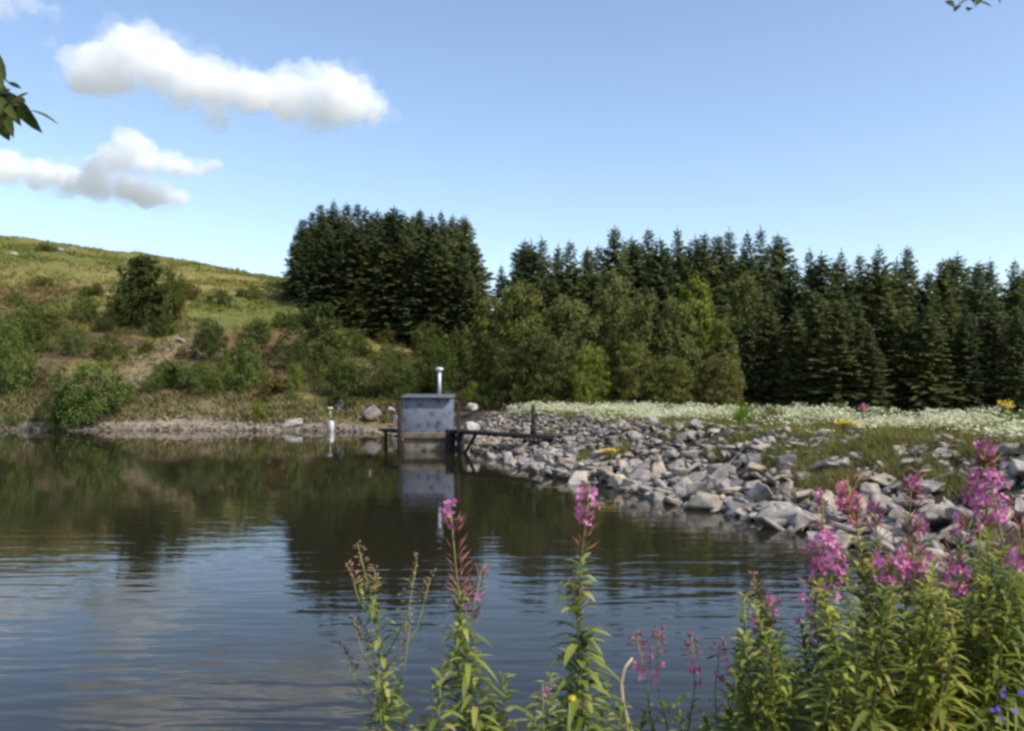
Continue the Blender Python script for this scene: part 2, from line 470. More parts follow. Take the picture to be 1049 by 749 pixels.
cloud('large bright white cumulus cloud stretching highest across the left half of the sky',
      [(135, 50, 30), (105, 70, 28), (165, 62, 30), (85, 82, 16), (195, 80, 28), (225, 90, 26), (255, 94, 24), (285, 94, 26), (315, 92, 26), (345, 94, 30),
       (370, 106, 20), (388, 116, 11), (222, 118, 14), (300, 112, 18), (330, 114, 18)], 1500, .022, 3)
cloud('wedge shaped white cloud above the hill, below the large cumulus',
      [(135, 150, 18), (120, 162, 20), (150, 164, 16), (175, 170, 14), (192, 173, 12), (206, 174, 11), (218, 170, 9), (100, 170, 16), (10, 172, 20), (40, 180, 18), (70, 184, 18),
       (100, 188, 17), (130, 193, 17), (150, 198, 15), (168, 201, 14), (186, 204, 11), (-30, 166, 25), (-70, 160, 28)], 1650, .03, 5, amp=.55)
cloud('thin pale cloud cut by the top edge at the left corner', [(8, 10, 13), (35, 8, 13), (55, 12, 9), (-20, 5, 20), (25, 2, 14)], 1500, .008, 8, amp=.8)
cloud('tiny faint wisp of cloud beside the large cumulus', [(52, 44, 8), (46, 46, 6)], 1500, .006, 11, amp=.5)

# ------------------------------------------------------------------ foliage shapes
def unit(v): return v / (np.linalg.norm(v, axis=-1, keepdims=True) + 1e-9)
def leaf_cards(P, D, Nn, ln, wd):
    """pointed leaf cards: base P, direction D, normal N"""
    n = len(P); W = unit(np.cross(D, Nn)); ln = np.broadcast_to(ln, (n,))[:, None]; wd = np.broadcast_to(wd, (n,))[:, None]
    V = np.stack([P, P + D * ln * .45 + W * wd * .5, P + D * ln, P + D * ln * .45 - W * wd * .5], 1).reshape(-1, 3)
    return V, np.arange(n * 4).reshape(-1, 4)
def rand_dirs(n, g): return unit(g.normal(size=(n, 3)))

def conifer_meshes(seed, H=14.0, Rb=2.5, bare=.03, dens=1.0):
    g = np.random.default_rng(seed)
    P, D, Ln, Wd = [], [], [], []
    z = H * bare
    while z < H * .97:
        t = z / H
        rad = Rb * ((1 - t) ** .74) * (.8 + .2 * min(1, t / .1)) * (1 + .14 * math.sin(z * 2.1 + seed) + .12 * math.sin(z * .9 + seed * 2)) + .03
        nb = int(5 + 5 * (1 - t)) ; a0 = g.uniform(0, 6.28)
        for b in range(nb):
            a = a0 + b * 6.283 / nb + g.normal() * .25
            Lb = rad * g.uniform(.6, 1.25)
            el = -.28 + .95 * t ** 1.6 + g.normal() * .1
            dirh = np.array([math.cos(a), math.sin(a), 0]); side = np.array([-math.sin(a), math.cos(a), 0])
            ns = max(3, int(Lb * 6.0 * dens))
            s = np.linspace(.12, 1, ns) * Lb
            pos = dirh * s[:, None] * math.cos(el) + np.array([0, 0, 1.0]) * (z + s * math.sin(el) - .16 * (s / max(rad, .3)) ** 2 * .8 + .10 * (s / Lb) ** 3)[:, None]
            for sg in (-1, 1, 0):
                dd = dirh * (.75 if sg else 1.0) + side * sg * (.7 + g.normal(size=(ns, 1)) * .15) + np.array([0, 0, 1.0]) * (-.28 + g.normal(size=(ns, 1)) * .22)
                P.append(pos); D.append(unit(dd)); q = (1 - .55 * s / Lb) if sg else np.full(ns, .6)
                Ln.append((.1 + .5 * min(1, rad) * (.35 + .65 * q)) * g.uniform(.8, 1.2, ns)); Wd.append(np.full(ns, .1 + .15 * min(1, rad)))
        z += (.42 - .2 * t) * g.uniform(.8, 1.2)
    # leader
    zt = np.linspace(H * .94, H * .985, 8)
    P.append(np.c_[zt * 0, zt * 0, zt]); D.append(unit(np.c_[g.normal(size=8) * .3, g.normal(size=8) * .3, np.ones(8)])); Ln.append(np.full(8, .4)); Wd.append(np.full(8, .07))
    P = np.vstack(P); D = np.vstack(D); Ln = np.concatenate(Ln); Wd = np.concatenate(Wd)
    Nn = unit(np.array([0, 0, 1.0]) + g.normal(size=P.shape) * .35)
    V, Qd = leaf_cards(P, D, Nn, Ln, Wd)
    crown = mesh_np('spruce_crown', V, [Qd], [M['spruce']])
    t = MB(); zz = np.linspace(-.5, H * .98, 7)
    t.tube(np.c_[zz * 0, zz * 0, zz], .16 * (1 - zz / H) + .015, 7)
    return t.mesh('spruce_trunk', M['bark'], True), crown, H

def broad_meshes(seed, H=9.0, Wd=5.0, nl=16, leaves=7000, lsz=.26, low=.12, lean=0.0, trunk=True, pointed=.0):
    g = np.random.default_rng(seed)
    cs, rs = [], []
    for k in range(nl):
        t = (k + .5) / nl
        zc = H * (low + (1 - low) * (.12 + .74 * t))
        prof = math.sin(math.pi * min(1, .16 + .8 * t ** .9)) ** .6 * (1 - pointed * t)
        a = k * 2.4 + g.normal() * .4; rr = Wd * .5 * prof * g.uniform(.35, .8)
        cs.append((math.cos(a) * rr + lean * zc, math.sin(a) * rr, zc)); rs.append(Wd * .5 * g.uniform(.34, .56) * (.75 + .25 * prof))
    cs.append((lean * H * .85, 0, H * .86)); rs.append(H * .12)
    cs, rs = np.array(cs), np.array(rs)
    pk = rs ** 2 / np.sum(rs ** 2)
    per = 40
    ncl = leaves // per
    k = g.choice(len(cs), ncl, p=pk)
    dirs = rand_dirs(ncl, g)
    rad = rs[k] * g.uniform(.55, 1.06, ncl) ** .5
    cc = cs[k] + dirs * rad[:, None] * np.array([1, 1, .85])
    sp = g.normal(size=(ncl, per, 3)) * (rs[k] * .155)[:, None, None]
    P = (cc[:, None] + sp).reshape(-1, 3)
    out = np.repeat(dirs, per, 0)
    Nn = unit(out * .7 + np.array([0, 0, .5]) + g.normal(size=P.shape) * .65)
    D = unit(np.cross(Nn, rand_dirs(len(P), g)) + np.array([0, 0, -.15]))
    keep = P[:, 2] > H * .015
    P, D, Nn = P[keep], D[keep], Nn[keep]
    V, Qd = leaf_cards(P, D, Nn, lsz * g.uniform(.7, 1.3, len(P)), lsz * .62)
    crown = mesh_np('leafy_crown', V, [Qd], [M['leaf']])
    t = MB()
    zz = np.linspace(-.4, H * .8, 7)
    t.tube(np.c_[zz * lean, np.sin(zz) * .05, zz], np.linspace(H * .018, H * .004, 7), 7)
    for q in range(min(nl, 9)):
        cc_ = cs[q]; z0 = cc_[2] * .45
        mid = (np.array([lean * z0, 0, z0]) + cc_) / 2 + np.array([0, 0, -.1 * H * .1])
        t.tube([(lean * z0, 0, z0), mid, cc_], [H * .009, H * .006, H * .003], 5)
    return t.mesh('leafy_trunk', M['bark'], True), crown, H

SPR = [conifer_meshes(100 + k, 14, [3.3, 2.9, 3.7, 3.1, 2.8, 3.5][k], .02) for k in range(6)]
BRD = [broad_meshes(200 + k, 9, [5.2, 4.6, 6.0, 4.2, 5.4, 3.8][k], 20, 10500, .24, .06, pointed=[.1, .35, 0, .5, .2, .4][k]) for k in range(6)]
SHB = [broad_meshes(300 + k, 3.0, [4.2, 3.4, 5.0, 3.8][k], 13, 5200, .15, .02) for k in range(4)]
SHT = [(max(v.co.z for v in s[1].vertices), max(abs(v.co.x) for v in s[1].vertices)) for s in SHB]
BHT = [(max(v.co.z for v in s[1].vertices), max(abs(v.co.x) for v in s[1].vertices)) for s in BRD]

def plant_tree(name, meshes, loc, sxy, sz, rz, label, cat, group, tint=(1, 1, 1)):
    root = link(name, None, None, loc)
    root.rotation_euler = (rt.uniform(-.025, .025), rt.uniform(-.025, .025), rz); root.scale = (sxy, sxy, sz)
    a = link('trunk', meshes[0], root); b = link('crown', meshes[1], root)
    b.color = (*tint, 1)
    return tag(root, label, cat, group)

ORD = ['first', 'second', 'third', 'fourth', 'fifth', 'sixth', 'seventh', 'eighth', 'ninth', 'tenth', 'eleventh', 'twelfth', 'thirteenth', 'fourteenth', 'fifteenth',
       'sixteenth', 'seventeenth', 'eighteenth', 'nineteenth', 'twentieth', 'twenty-first', 'twenty-second', 'twenty-third', 'twenty-fourth', 'twenty-fifth', 'twenty-sixth']
rt = random.Random(5)
def spruce(u, vtop, Y, label, group, wid=1.0, tint=None):
    x = (u - CU) / F * Y; z = gz(x, Y)
    ztop = EYE - (vtop - VH) / F * Y
    s = (ztop - z) / 14.0
    k = rt.randrange(6)
    tn = tint or rt.choice([(1, 1, 1), (.85, .9, .9), (1.15, 1.12, 1.0), (1.08, 1.05, .88), (.78, .84, .8), (1.2, 1.2, 1.05)])
    return plant_tree('spruce_tree', SPR[k], (x, Y, z - .1), max(.6, min(1.25, s)) * wid * rt.uniform(.85, 1.2), s, rt.uniform(0, 6.28), label, 'tree', group, tn)

# hillside plantation
G1 = 'spruces of the hillside plantation'
tops1 = [(303, 240), (311, 222), (320, 214), (331, 206), (342, 203), (353, 206), (365, 205), (378, 211), (390, 213), (402, 208), (415, 216), (428, 213), (440, 219), (452, 221), (463, 217), (478, 221), (489, 250)]
for k, (u, v) in enumerate(tops1):
    Y = [112, 118, 124][k % 3] - (k * .8 if k > 3 else 0)
    spruce(u, v, Y, f'dark spruce in the hillside plantation, {ORD[k]} skyline top from its left end', G1)
for u, v, Y in [(316, 236, 108), (336, 232, 108), (356, 240, 107), (376, 238, 106), (398, 243, 104), (418, 240, 103), (438, 248, 101), (458, 250, 99), (474, 258, 98), (484, 278, 96)]:
    spruce(u, v, Y, 'dark spruce in the front row of the hillside plantation, its top below the skyline', G1 + ', front row')
for k in range(20):
    spruce(309 + k * 8.8, 214 + rt.uniform(-3, 20), 128 + (k % 3) * 5, 'dark spruce deep inside the hillside plantation, mostly hidden behind nearer spruces', G1 + ', inner rows')

# spruces beyond the dam
G2 = 'spruces beyond the dam'
tops2 = [(516, 268), (531, 255), (545, 244), (560, 241), (573, 249), (585, 243), (600, 252), (613, 248), (630, 230), (648, 246), (665, 231), (680, 241), (694, 231), (709, 240), (722, 236), (735, 238), (749, 232), (764, 236), (778, 230), (797, 235)]
for k, (u, v) in enumerate(tops2):
    spruce(u, v, [88, 94, 82][k % 3], f'dark spruce behind the broadleaved trees, {ORD[k]} skyline top right of the gap', G2 + ', behind the broadleaved trees', .95)
tops3 = [(812, 262), (828, 253), (844, 256), (862, 252), (880, 258), (900, 249), (916, 262), (932, 250), (947, 276), (964, 264), (980, 257), (997, 268), (1012, 262), (1040, 264)]
for k, (u, v) in enumerate(tops3):
    spruce(u, v, [66, 73, 61][k % 3], f'tall spruce at the right end of the wood, {ORD[len(tops3) - 1 - k]} top from the right edge', G2 + ', right end', .92)
for u, v, Y in [(790, 300, 60), (816, 312, 57), (838, 295, 58), (858, 305, 55), (876, 300, 58), (892, 330, 54), (908, 296, 58), (928, 312, 56), (950, 310, 55), (972, 300, 57), (990, 308, 55), (1020, 298, 56), (1042, 310, 54), (768, 320, 60)]:
    spruce(u, v, Y, 'lower dark spruce in the front row of the right hand spruce wood', G2 + ', front row', 1.0)
for k in range(34):
    u = 540 + k * 16
    spruce(u, (246 if u < 800 else 268) + rt.uniform(-6, 24), 100 + (k % 3) * 6 if u < 800 else 80 + (k % 3) * 6, 'dark spruce deep inside the wood beyond the dam, mostly hidden by nearer trees', G2 + ', inner rows', 1.1)

def broad(u, vb, vt, wpx, Y, label, group='broadleaved trees beyond the dam', tint=(1, 1, 1), k=None, name='broadleaved_tree'):
    x = (u - CU) / F * Y; z = gz(x, Y)
    ztop = EYE - (vt - VH) / F * Y
    k = rt.randrange(6) if k is None else k
    sz = (ztop - z) / BHT[k][0]; sx = 1.1 * wpx / F * Y / (2 * BHT[k][1])
    return plant_tree(name, BRD[k], (x, Y, z - .1), sx, sz, rt.uniform(0, 6.28), label, 'tree', group, tint)
OL, GY, YG, DK = (1.15, 1.08, .82), (1.1, 1.08, .98), (1.4, 1.42, .8), (.72, .75, .66)
for a in [
    (502, 0, 298, 48, 66, 'narrow mid green tree closing the gap beside the hillside plantation', OL, 3),
    (535, 0, 284, 82, 62, 'tall rounded olive tree, first beyond the dam right of the gap', OL, 0),
    (580, 0, 296, 74, 60, 'rounded olive tree behind the walkway end, below the skyline spruces', GY, 4),
    (556, 0, 338, 70, 56, 'low bushy tree above the walkway post, in front of taller olive trees', DK, 2),
    (606, 0, 352, 52, 55, 'small round green tree standing low before the grey green trees', YG, 2),
    (632, 0, 270, 76, 62, 'tall grey green tree in the middle of the broadleaved row', GY, 4),
    (664, 0, 292, 66, 59, 'grey green tree just right of the middle of the broadleaved row', GY, 1),
    (650, 0, 345, 60, 55, 'low dusky green tree at the foot of the grey green trees', OL, 2),
    (692, 0, 296, 64, 58, 'grey green loose crowned tree left of the yellow green tree', GY, 4),
    (714, 0, 278, 58, 60, 'bright yellow green pointed tree before the dark spruces', YG, 3),
    (742, 0, 318, 52, 57, 'olive tree right of the bright yellow green tree', OL, 1),
    (762, 0, 276, 62, 68, 'pale grey green round topped tree against dark spruces', GY, 0),
    (735, 0, 362, 60, 54, 'low brownish green tree at the right end of the broadleaved row', (1.15, .95, .9), 2),
    (690, 0, 362, 55, 54, 'low olive tree between two grey green crowns near the dam', OL, 2),
    (520, 0, 352, 56, 57, 'low dark bushy tree at the left end of the broadleaved row', DK, 2)]:
    broad(a[0], a[1], a[2], a[3], a[4], a[5], tint=a[6], k=a[7])

def shrub(u, vb, vt, wpx, label, tint=(1, 1, 1), k=None, group='shrubs on the hillside', name='shrub', cat='shrub', Y=None):
    if Y is None: x, Yh, z = hit(u, vb)
    else: Yh = Y; x = (u - CU) / F * Y; z = gz(x, Y)
    k = rt.randrange(4) if k is None else k
    h = (vb - vt) / F * Yh
    return plant_tree(name, SHB[k], (x, Yh, z - .12), 1.15 * wpx / F * Yh / (2 * SHT[k][1]), 1.3 * h / SHT[k][0], rt.uniform(0, 6.28), label, cat, group, tint)
BR = (1.0, .72, .6)
OL, GY, DK = (.78, .8, .6), (.85, .9, .8), (.55, .6, .5)
GRN = (.85, 1.02, .72)
for a in [
    (132, 336, 284, 40, 'broad dark lower half of the big thorn bush on the slope', DK, 1), (176, 332, 286, 26, 'dark thorn shoulder right of the tallest bush on the slope', OL, 1),
    (90, 441, 384, 84, 'large rounded green bush at the waterline, dark on its left side', GRN, 3), (58, 441, 402, 60, 'dark low bush at the waterline, tucked behind the large rounded bush', DK, 2),
    (6, 404, 338, 62, 'big green bush cut by the left edge above the shore', GRN, 0), (20, 352, 318, 60, 'hazy green bush cut by the left edge, above the bigger one', OL, 2),
    (217, 372, 334, 42, 'dark bush in the hollow of the slope above pale scree', DK, 3), (323, 372, 322, 56, 'dark round bush on brown heather below the plantation', DK, 1),
    (248, 402, 356, 36, 'upright light green bush near the foot of the slope', GRN, 1), (205, 401, 374, 64, 'wide light green bush low on the bank', GRN, 2),
    (155, 403, 383, 44, 'low spreading green bush right of the large waterline bush', GRN, 2), (301, 401, 376, 28, 'small bright green round bush on the tan bank', (1.2, 1.35, .8), 3),
    (342, 392, 362, 48, 'grey green bush left of the dense bank thicket', OL, 0), (385, 408, 366, 66, 'dense green thicket on the bank left of the hut', OL, 2),
    (430, 404, 372, 50, 'green bush right behind the hut roof', OL, 0), (376, 342, 304, 40, 'dark brownish shrub below the plantation edge', BR, 1),
    (408, 336, 296, 46, 'olive shrub standing before the plantation foot', (1.05, 1, .8), 3), (440, 372, 338, 44, 'olive bush on the slope left of the gap', OL, 3),
    (478, 402, 346, 70, 'big rounded olive bush right of the vent pipe', OL, 0), (468, 350, 312, 40, 'green bush at the foot of the plantation right end', OL, 1),
    (504, 410, 370, 46, 'bright green bush between the hut and broadleaved trees', GRN, 3), (492, 414, 392, 44, 'yellow green low bush right of the hut', YG, 2),
    (262, 306, 292, 26, 'small green bush high on the pale hill grass', OL, 2), (225, 312, 298, 30, 'small low bush right of the big thorn bush', OL, 0),
    (38, 346, 318, 46, 'olive bush on the left slope beside the edge bush', OL, 1), (88, 330, 308, 34, 'small olive bush left of the big thorn bush', OL, 3),
    (70, 362, 336, 46, 'grey green bush on the left slope above the waterline bush', GY, 2), (112, 368, 346, 36, 'small dull green bush under the big thorn bush', OL, 0),
    (48, 258, 250, 22, 'tiny dark bush on the skyline grass, left corner of hill', DK, 2), (45, 293, 284, 26, 'small dark bush on upper grass near the left edge', DK, 2),
    (265, 340, 326, 26, 'small olive shrub at the upper rim of brown heather', OL, 2), (290, 336, 322, 22, 'small green shrub between heather and plantation shade', OL, 1),
    (350, 420, 404, 26, 'small dark bush behind the white post', DK, 1), (265, 432, 414, 20, 'small yellow green tuft bush by the shore', YG, 3),
    (455, 335, 305, 30, 'dull green shrub at plantation edge', OL, 0), (400, 372, 352, 40, 'low olive shrub on the heather slope', OL, 2),
    (360, 360, 340, 36, 'low green shrub on slope below brownish shrub', OL, 0), (348, 408, 378, 44, 'dark green thicket bush left of the dense bank thicket', (.6, .72, .5), 1), (408, 411, 376, 46, 'dark green thicket bush just behind the left side of the hut', (.62, .74, .5), 3),
    (448, 410, 366, 46, 'dark thicket bush directly behind the vent pipe', (.55, .66, .45), 0), (300, 382, 352, 40, 'dark olive bush left of the round heather bush', (.6, .66, .5), 2), (180, 398, 374, 40, 'green bush below the scree patch', (.75, .9, .6), 1), (10, 440, 424, 26, 'low green shrub at the waterline, left edge', GRN, 2),
    (165, 345, 326, 30, 'dark shrub at the right foot of the big thorn bush', DK, 0)]:
    shrub(a[0], a[1], a[2], a[3], a[4], a[5], a[6])
LOW = random.Random(19)
for k in range(46):
    u, v = LOW.uniform(-20, 470), LOW.uniform(300, 418)
    if v < 262 + u * .14 or (300 < u < 470 and v < 320 + (u - 300) * .25): continue
    wpx = LOW.uniform(12, 30); tn, wd_ = LOW.choice([(BR, 'brown'), (DK, 'dark'), (OL, 'olive'), (GRN, 'green'), (BR, 'brown')])
    shrub(u, v, v - wpx * LOW.uniform(.4, .75), wpx, f'low {wd_} tuft of scrub scattered on the hillside', tn, group=f'low {wd_} scrub tufts on the hillside', name='scrub_tuft')
x, Y, z = hit(148, 334)
k = 3; ztop = EYE - (258 - VH) / F * Y
plant_tree('thorn_tree', BRD[k], (x, Y, z - .1), 62 / F * Y / (2 * BHT[k][1]), (ztop - z) / BHT[k][0], 1.1, 'tallest dark thorn tree standing alone on the open hillside', 'tree', 'shrubs on the hillside', DK)

# bright bushes and tall weeds on the crest edge
shrub(1040, 432, 412, 46, 'bright green bush on the dam crest at the right edge', (1.3, 1.5, .7), 2, 'plants on the dam crest', Y=27)

# ------------------------------------------------------------------ stones
def rock_mesh(seed, flat):
    g = np.random.default_rng(seed)
    bm = bmesh.new()
    n = 16
    P = g.uniform(-1, 1, (n, 3)); P = np.sign(P) * np.abs(P) ** .45
    P *= np.array([.5, .5 * g.uniform(.55, .85), .5 * flat])
    P += g.normal(size=P.shape) * .045
    for q in P: bm.verts.new(q)
    res = bmesh.ops.convex_hull(bm, input=bm.verts[:])
    bmesh.ops.delete(bm, geom=[v for v in bm.verts if not v.link_faces], context='VERTS')
    bmesh.ops.dissolve_limit(bm, angle_limit=.16, verts=bm.verts[:], edges=bm.edges[:])
    bmesh.ops.bevel(bm, geom=bm.edges[:], offset=.035, segments=1, affect='EDGES')
    bmesh.ops.triangulate(bm, faces=bm.faces[:])
    me = bpy.data.meshes.new('stone'); bm.to_mesh(me); bm.free()
    me.materials.append(M['stone'])
    return me
ROCK = [rock_mesh(400 + k, [.24, .36, .5, .3, .2, .42, .32][k % 7]) for k in range(16)]
stones = []                                                 # (area, loc, scale, rot, where)
gs = np.random.default_rng(31)
TOE = np.array([wl(440, 452)] + DAMS + [(7.6, 14.2)])
seg = np.diff(TOE, axis=0); sl = np.linalg.norm(seg, axis=1); cum = np.concatenate([[0], np.cumsum(sl)])
def toe_at(s):
    k = min(np.searchsorted(cum, s, side='right') - 1, len(seg) - 1); k = max(k, 0)
    t = (s - cum[k]) / sl[k]; p_ = TOE[k] + seg[k] * t
    nrm = np.array([-seg[k][1], seg[k][0]]) / sl[k]           # to the land side
    return p_, nrm
VEG = [(905, 456, 20, 5), (1005, 460, 18, 5), (975, 498, 16, 9), (920, 488, 16, 7), (806, 474, 24, 16), (838, 494, 24, 20), (868, 462, 26, 8), (905, 472, 20, 8), (640, 462, 12, 6), (690, 450, 12, 5), (950, 480, 14, 7), (870, 500, 12, 12), (598, 470, 9, 9), (760, 452, 16, 6), (1000, 470, 18, 6), (563, 448, 8, 6), (930, 458, 24, 5), (735, 470, 8, 6)]
def veg(u, v):
    return max(math.exp(-(((u - a) / c_) ** 2 + ((v - b) / d_) ** 2)) for a, b, c_, d_ in VEG)
s = 0.0
while s < cum[-1]:
    for dd in np.arange(-.2, 4.8, .23):
        p_, nrm = toe_at(min(max(s + gs.normal() * .12, 0), cum[-1] - .01))
        q = p_ + nrm * (dd + gs.normal() * .09)
        if gs.random() < .08: continue
        sz = gs.lognormal(-1.5, .42) * (1.15 if dd < 1.1 else 1.0); sz = gs.uniform(.42, .8) if (gs.random() < (.2 if dd < 1.3 else .05 if dd < 2.4 else 0)) else min(sz, .6)
        if q[1] > 33: sz *= .85
        z = gz(q[0], q[1]) if dd > 0 else -.02
        u = q[0] / q[1] * F + CU; v = VH - (z - EYE) / q[1] * F
        if gs.random() < veg(u, v) * .9: continue
        if dd > 4.0 and gs.random() < .5: continue
        where = 'low' if dd < .8 else ('mid' if dd < 3.4 else 'top')
        stones.append(((sz / q[1]) ** 2, (q[0], q[1], z + sz * .10 + gs.uniform(-.02, .1)), sz, (gs.normal() * .38, gs.normal() * .38, gs.uniform(0, 6.28)), where))
    s += .245
ndam = len(stones)
for k in range(420):                                         # the stony strand of the far shore
    u = gs.uniform(-40, 478); p_ = None
    dd = abs(gs.normal()) * .5 - .2
    us = np.array([q[0] / q[1] * F + CU for q in FARS]); j = min(max(np.searchsorted(us, u) - 1, 0), len(FARS) - 2)
    t = (u - us[j]) / (us[j + 1] - us[j]); p0 = np.array(FARS[j]) * (1 - t) + np.array(FARS[j + 1]) * t
    q = p0 * (1 + dd / np.linalg.norm(p0))
    sz = gs.lognormal(-1.2, .4); z = gz(*q) if dd > 0 else -.02
    stones.append(((sz / q[1]) ** 2 * .3, (q[0], q[1], z + sz * .06), min(sz * .85, .7), (gs.normal() * .3, gs.normal() * .3, gs.uniform(0, 6.28)), 'shore'))
hx, hy, _ = hit(175, 372)
for k in range(110):                                         # pale scree patch on the slope
    u = gs.normal(172, 26); v = gs.normal(372, 16)
    a = hit(u, v); sz = gs.lognormal(-1.0, .4)
    stones.append(((sz / a[1]) ** 2 * .2, (a[0], a[1], a[2] + sz * .05), min(sz, 1.1), (gs.normal() * .4, gs.normal() * .4, gs.uniform(0, 6.28)), 'scree'))
stones.sort(key=lambda q: -q[0])
WH = {'low': 'at the waterline of the rubble dam face', 'mid': 'halfway up the rubble dam face', 'top': 'near the grassy top of the rubble dam face', 'shore': 'on the far stony shore', 'scree': 'in the scree on the hillside'}
TN = {'grey': [(1.1, 1.0, .9), (.9, .83, .76), (1.25, 1.14, 1.02)], 'pale buff': [(1.3, 1.1, .86), (1.15, 1.0, .82)], 'dark': [(.55, .54, .58), (.62, .58, .56)]}
small = MB(); strand = MB(); rs_ = random.Random(2)
for k, (ar, loc, sz, rot, where) in enumerate(stones):
    rm = rs_.randrange(len(ROCK))
    if k < 270:
        kind = rs_.choices(['grey', 'pale buff', 'dark'], [.6, .27, .13] if where != 'low' else [.5, .42, .08])[0]
        o = link('stone', ROCK[rm], None, loc); o.rotation_euler = rot; o.scale = (sz * 1.25, sz * 1.25, sz * 1.15)
        o.color = (*rs_.choice(TN[kind]), 1)
        sq = {'low': 'large', 'mid': 'angular', 'top': 'rough', 'shore': 'angular', 'scree': 'rough'}[where]
        tag(o, f'{sq} {kind} stone {WH[where]}', 'stone', f'{kind} stones {WH[where]}')
    else:
        me = ROCK[rm]
        co = np.array([v.co[:] for v in me.vertices]) * sz * np.array([1.2, 1.2, 1.15])
        co = co @ np.array(Euler(rot).to_matrix()).T + np.array(loc)
        (strand if where in ('shore', 'scree') else small).add(co, tris=[tuple(f.vertices) for f in me.polygons])
tag(small.build('rubble_stones', M['rubble']), 'loose grey and buff rubble packed between the bigger stones', 'rubble', kind='stuff')

tag(strand.build('shingle', M['strand']), 'tan and pinkish shingle of the far strand and the hillside scree', 'shingle', kind='stuff')

def boulder(u, vb, wpx, hpx, label, tint, k, Y=None, name='boulder'):
    if Y is None: x, Y, z = hit(u, vb, 30)
    else: x = (u - CU) / F * Y; z = EYE - (vb - VH) / F * Y
    wd, h = wpx / F * Y, hpx / F * Y
    me = ROCK[k]; mz = max(v.co.z for v in me.vertices) - min(v.co.z for v in me.vertices)
    o = link(name, me, None, (x, Y, z + h * .38)); o.scale = (wd, wd, h / mz * 1.05); o.rotation_euler = (.1, -.1, k * 1.3); o.color = (*tint, 1)
    return tag(o, label, 'boulder', 'boulders by the far shore')
boulder(348, 419, 10, 12, 'pale boulder in the grass above the white post', (1.6, 1.6, 1.55), 2)
boulder(382, 432, 18, 14, 'big dark sided boulder on the bank left of the hut', (.62, .55, .53), 1).rotation_euler = (.5, -.55, .5)
boulder(402, 424, 10, 7, 'small pale boulder in grass left of the hut roof', (1.4, 1.35, 1.2), 1)
boulder(406, 437, 14, 14, 'grey pink boulder right beside the hut wall', (1.1, .98, .95), 6)
boulder(300, 436, 22, 8, 'flat pale boulder on the shore left of the white post', (1.05, .98, .88), 0)
boulder(484, 419, 14, 7, 'pale rounded boulder on the crest just right of the hut', (1.7, 1.65, 1.5), 2, Y=52)
boulder(524, 421, 12, 6, 'pale boulder on the crest between the two walkway posts', (1.7, 1.65, 1.5), 5, Y=50)
boulder(482, 441, 18, 10, 'light slab boulder behind the near walkway post', (1.4, 1.35, 1.25), 3, Y=44)
boulder(378, 378, 10, 6, 'small pinkish rock on heather left of the gap', (1.3, 1.0, .9), 3)
boulder(185, 352, 10, 6, 'pale rock at the top of the scree patch', (1.0, .85, .75), 1)
for k, (u, v) in enumerate([(62, 257), (15, 262), (75, 256), (130, 270), (110, 280)]):
    o = boulder(u, v, 8, 3.5, ['tiny pale rock nearest the skyline bush on the upper hill', 'tiny pale rock on the upper hill by the left edge', 'tiny pale rock right of the skyline bush on the upper hill',
                               'tiny pale rock on hill grass left of the thorn tree top', 'tiny pale rock lowest on the upper hill grass'][k], (1.25, 1.15, .95), k + 2, name='rock')
    o['category'] = 'rock'

# ------------------------------------------------------------------ valve hut, walkway, white post
HY = 41.2
hc = px(437, 462, HY)
hut = tag(link('valve_hut', None, None, (hc.x, HY + 1.1, 0)), 'small blue grey flat roofed hut standing on piles in the reservoir', 'hut')
hw = 1.2
M['hutwall'] = plain_mat('hut_wall', [(.34, (.07, .08, .1)), (.45, (.14, .157, .2)), (.7, (.2, .215, .25))], 3.2, .75, .15)
M['roof'] = plain_mat('roof_sheet', [(.3, (.07, .08, .1)), (.7, (.13, .14, .165))], 4, .6)
M['concrete'] = plain_mat('concrete', [(.3, (.1, .075, .05)), (.7, (.22, .18, .13))], 3, .9, .3)
M['tar'] = plain_mat('tarred_timber', [(.3, (.012, .011, .012)), (.7, (.035, .03, .028))], 6, .8, .3)
M['galv'] = plain_mat('galvanised_steel', [(.3, (.42, .44, .45)), (.7, (.62, .64, .64))], 10, .5, metallic=.2)
M['paintwhite'] = plain_mat('white_paint', [(.3, (.5, .5, .46)), (.7, (.68, .68, .64))], 6, .6)
b = MB(); b.box((-hw, -1.1, .95), (hw, 1.1, 2.62)); bevel(b.build('wall', M['hutwall'], hut), .02)
b = MB()
b.add([(-hw - .06, -1.38, 2.622), (hw + .07, -1.38, 2.622), (hw + .07, 1.25, 2.622), (-hw - .06, 1.25, 2.622), (-hw - .06, -1.38, 2.72), (hw + .07, -1.38, 2.70), (hw + .07, 1.25, 2.80), (-hw - .06, 1.25, 2.82)],
      [(0, 3, 2, 1), (4, 5, 6, 7), (0, 1, 5, 4), (1, 2, 6, 5), (2, 3, 7, 6), (3, 0, 4, 7)])
bevel(b.build('roof', M['roof'], hut), .015)
b = MB(); b.box((-hw + .06, -1.02, -1.2), (hw - .06, 1.04, .62)); bevel(b.build('plinth', M['concrete'], hut), .02)
b = MB(); b.box((-hw - .04, -1.16, .622), (hw + .04, 1.14, .948)); bevel(b.build('floor_slab', M['concrete'], hut), .02)
vp = MB(); vx = (448 - 437) / F * HY
vp.tube([(vx, .1, 2.72), (vx, .1, 3.98)], .085, 12); vpo = vp.build('vent_pipe', M['galv'], hut, True)
c_ = MB(); c_.tube([(vx, .1, 3.98), (vx, .1, 4.03), (vx, .1, 4.13), (vx, .1, 4.17)], [.1, .2, .2, .12], 14); c_.build('cap', M['galv'], vpo, False)
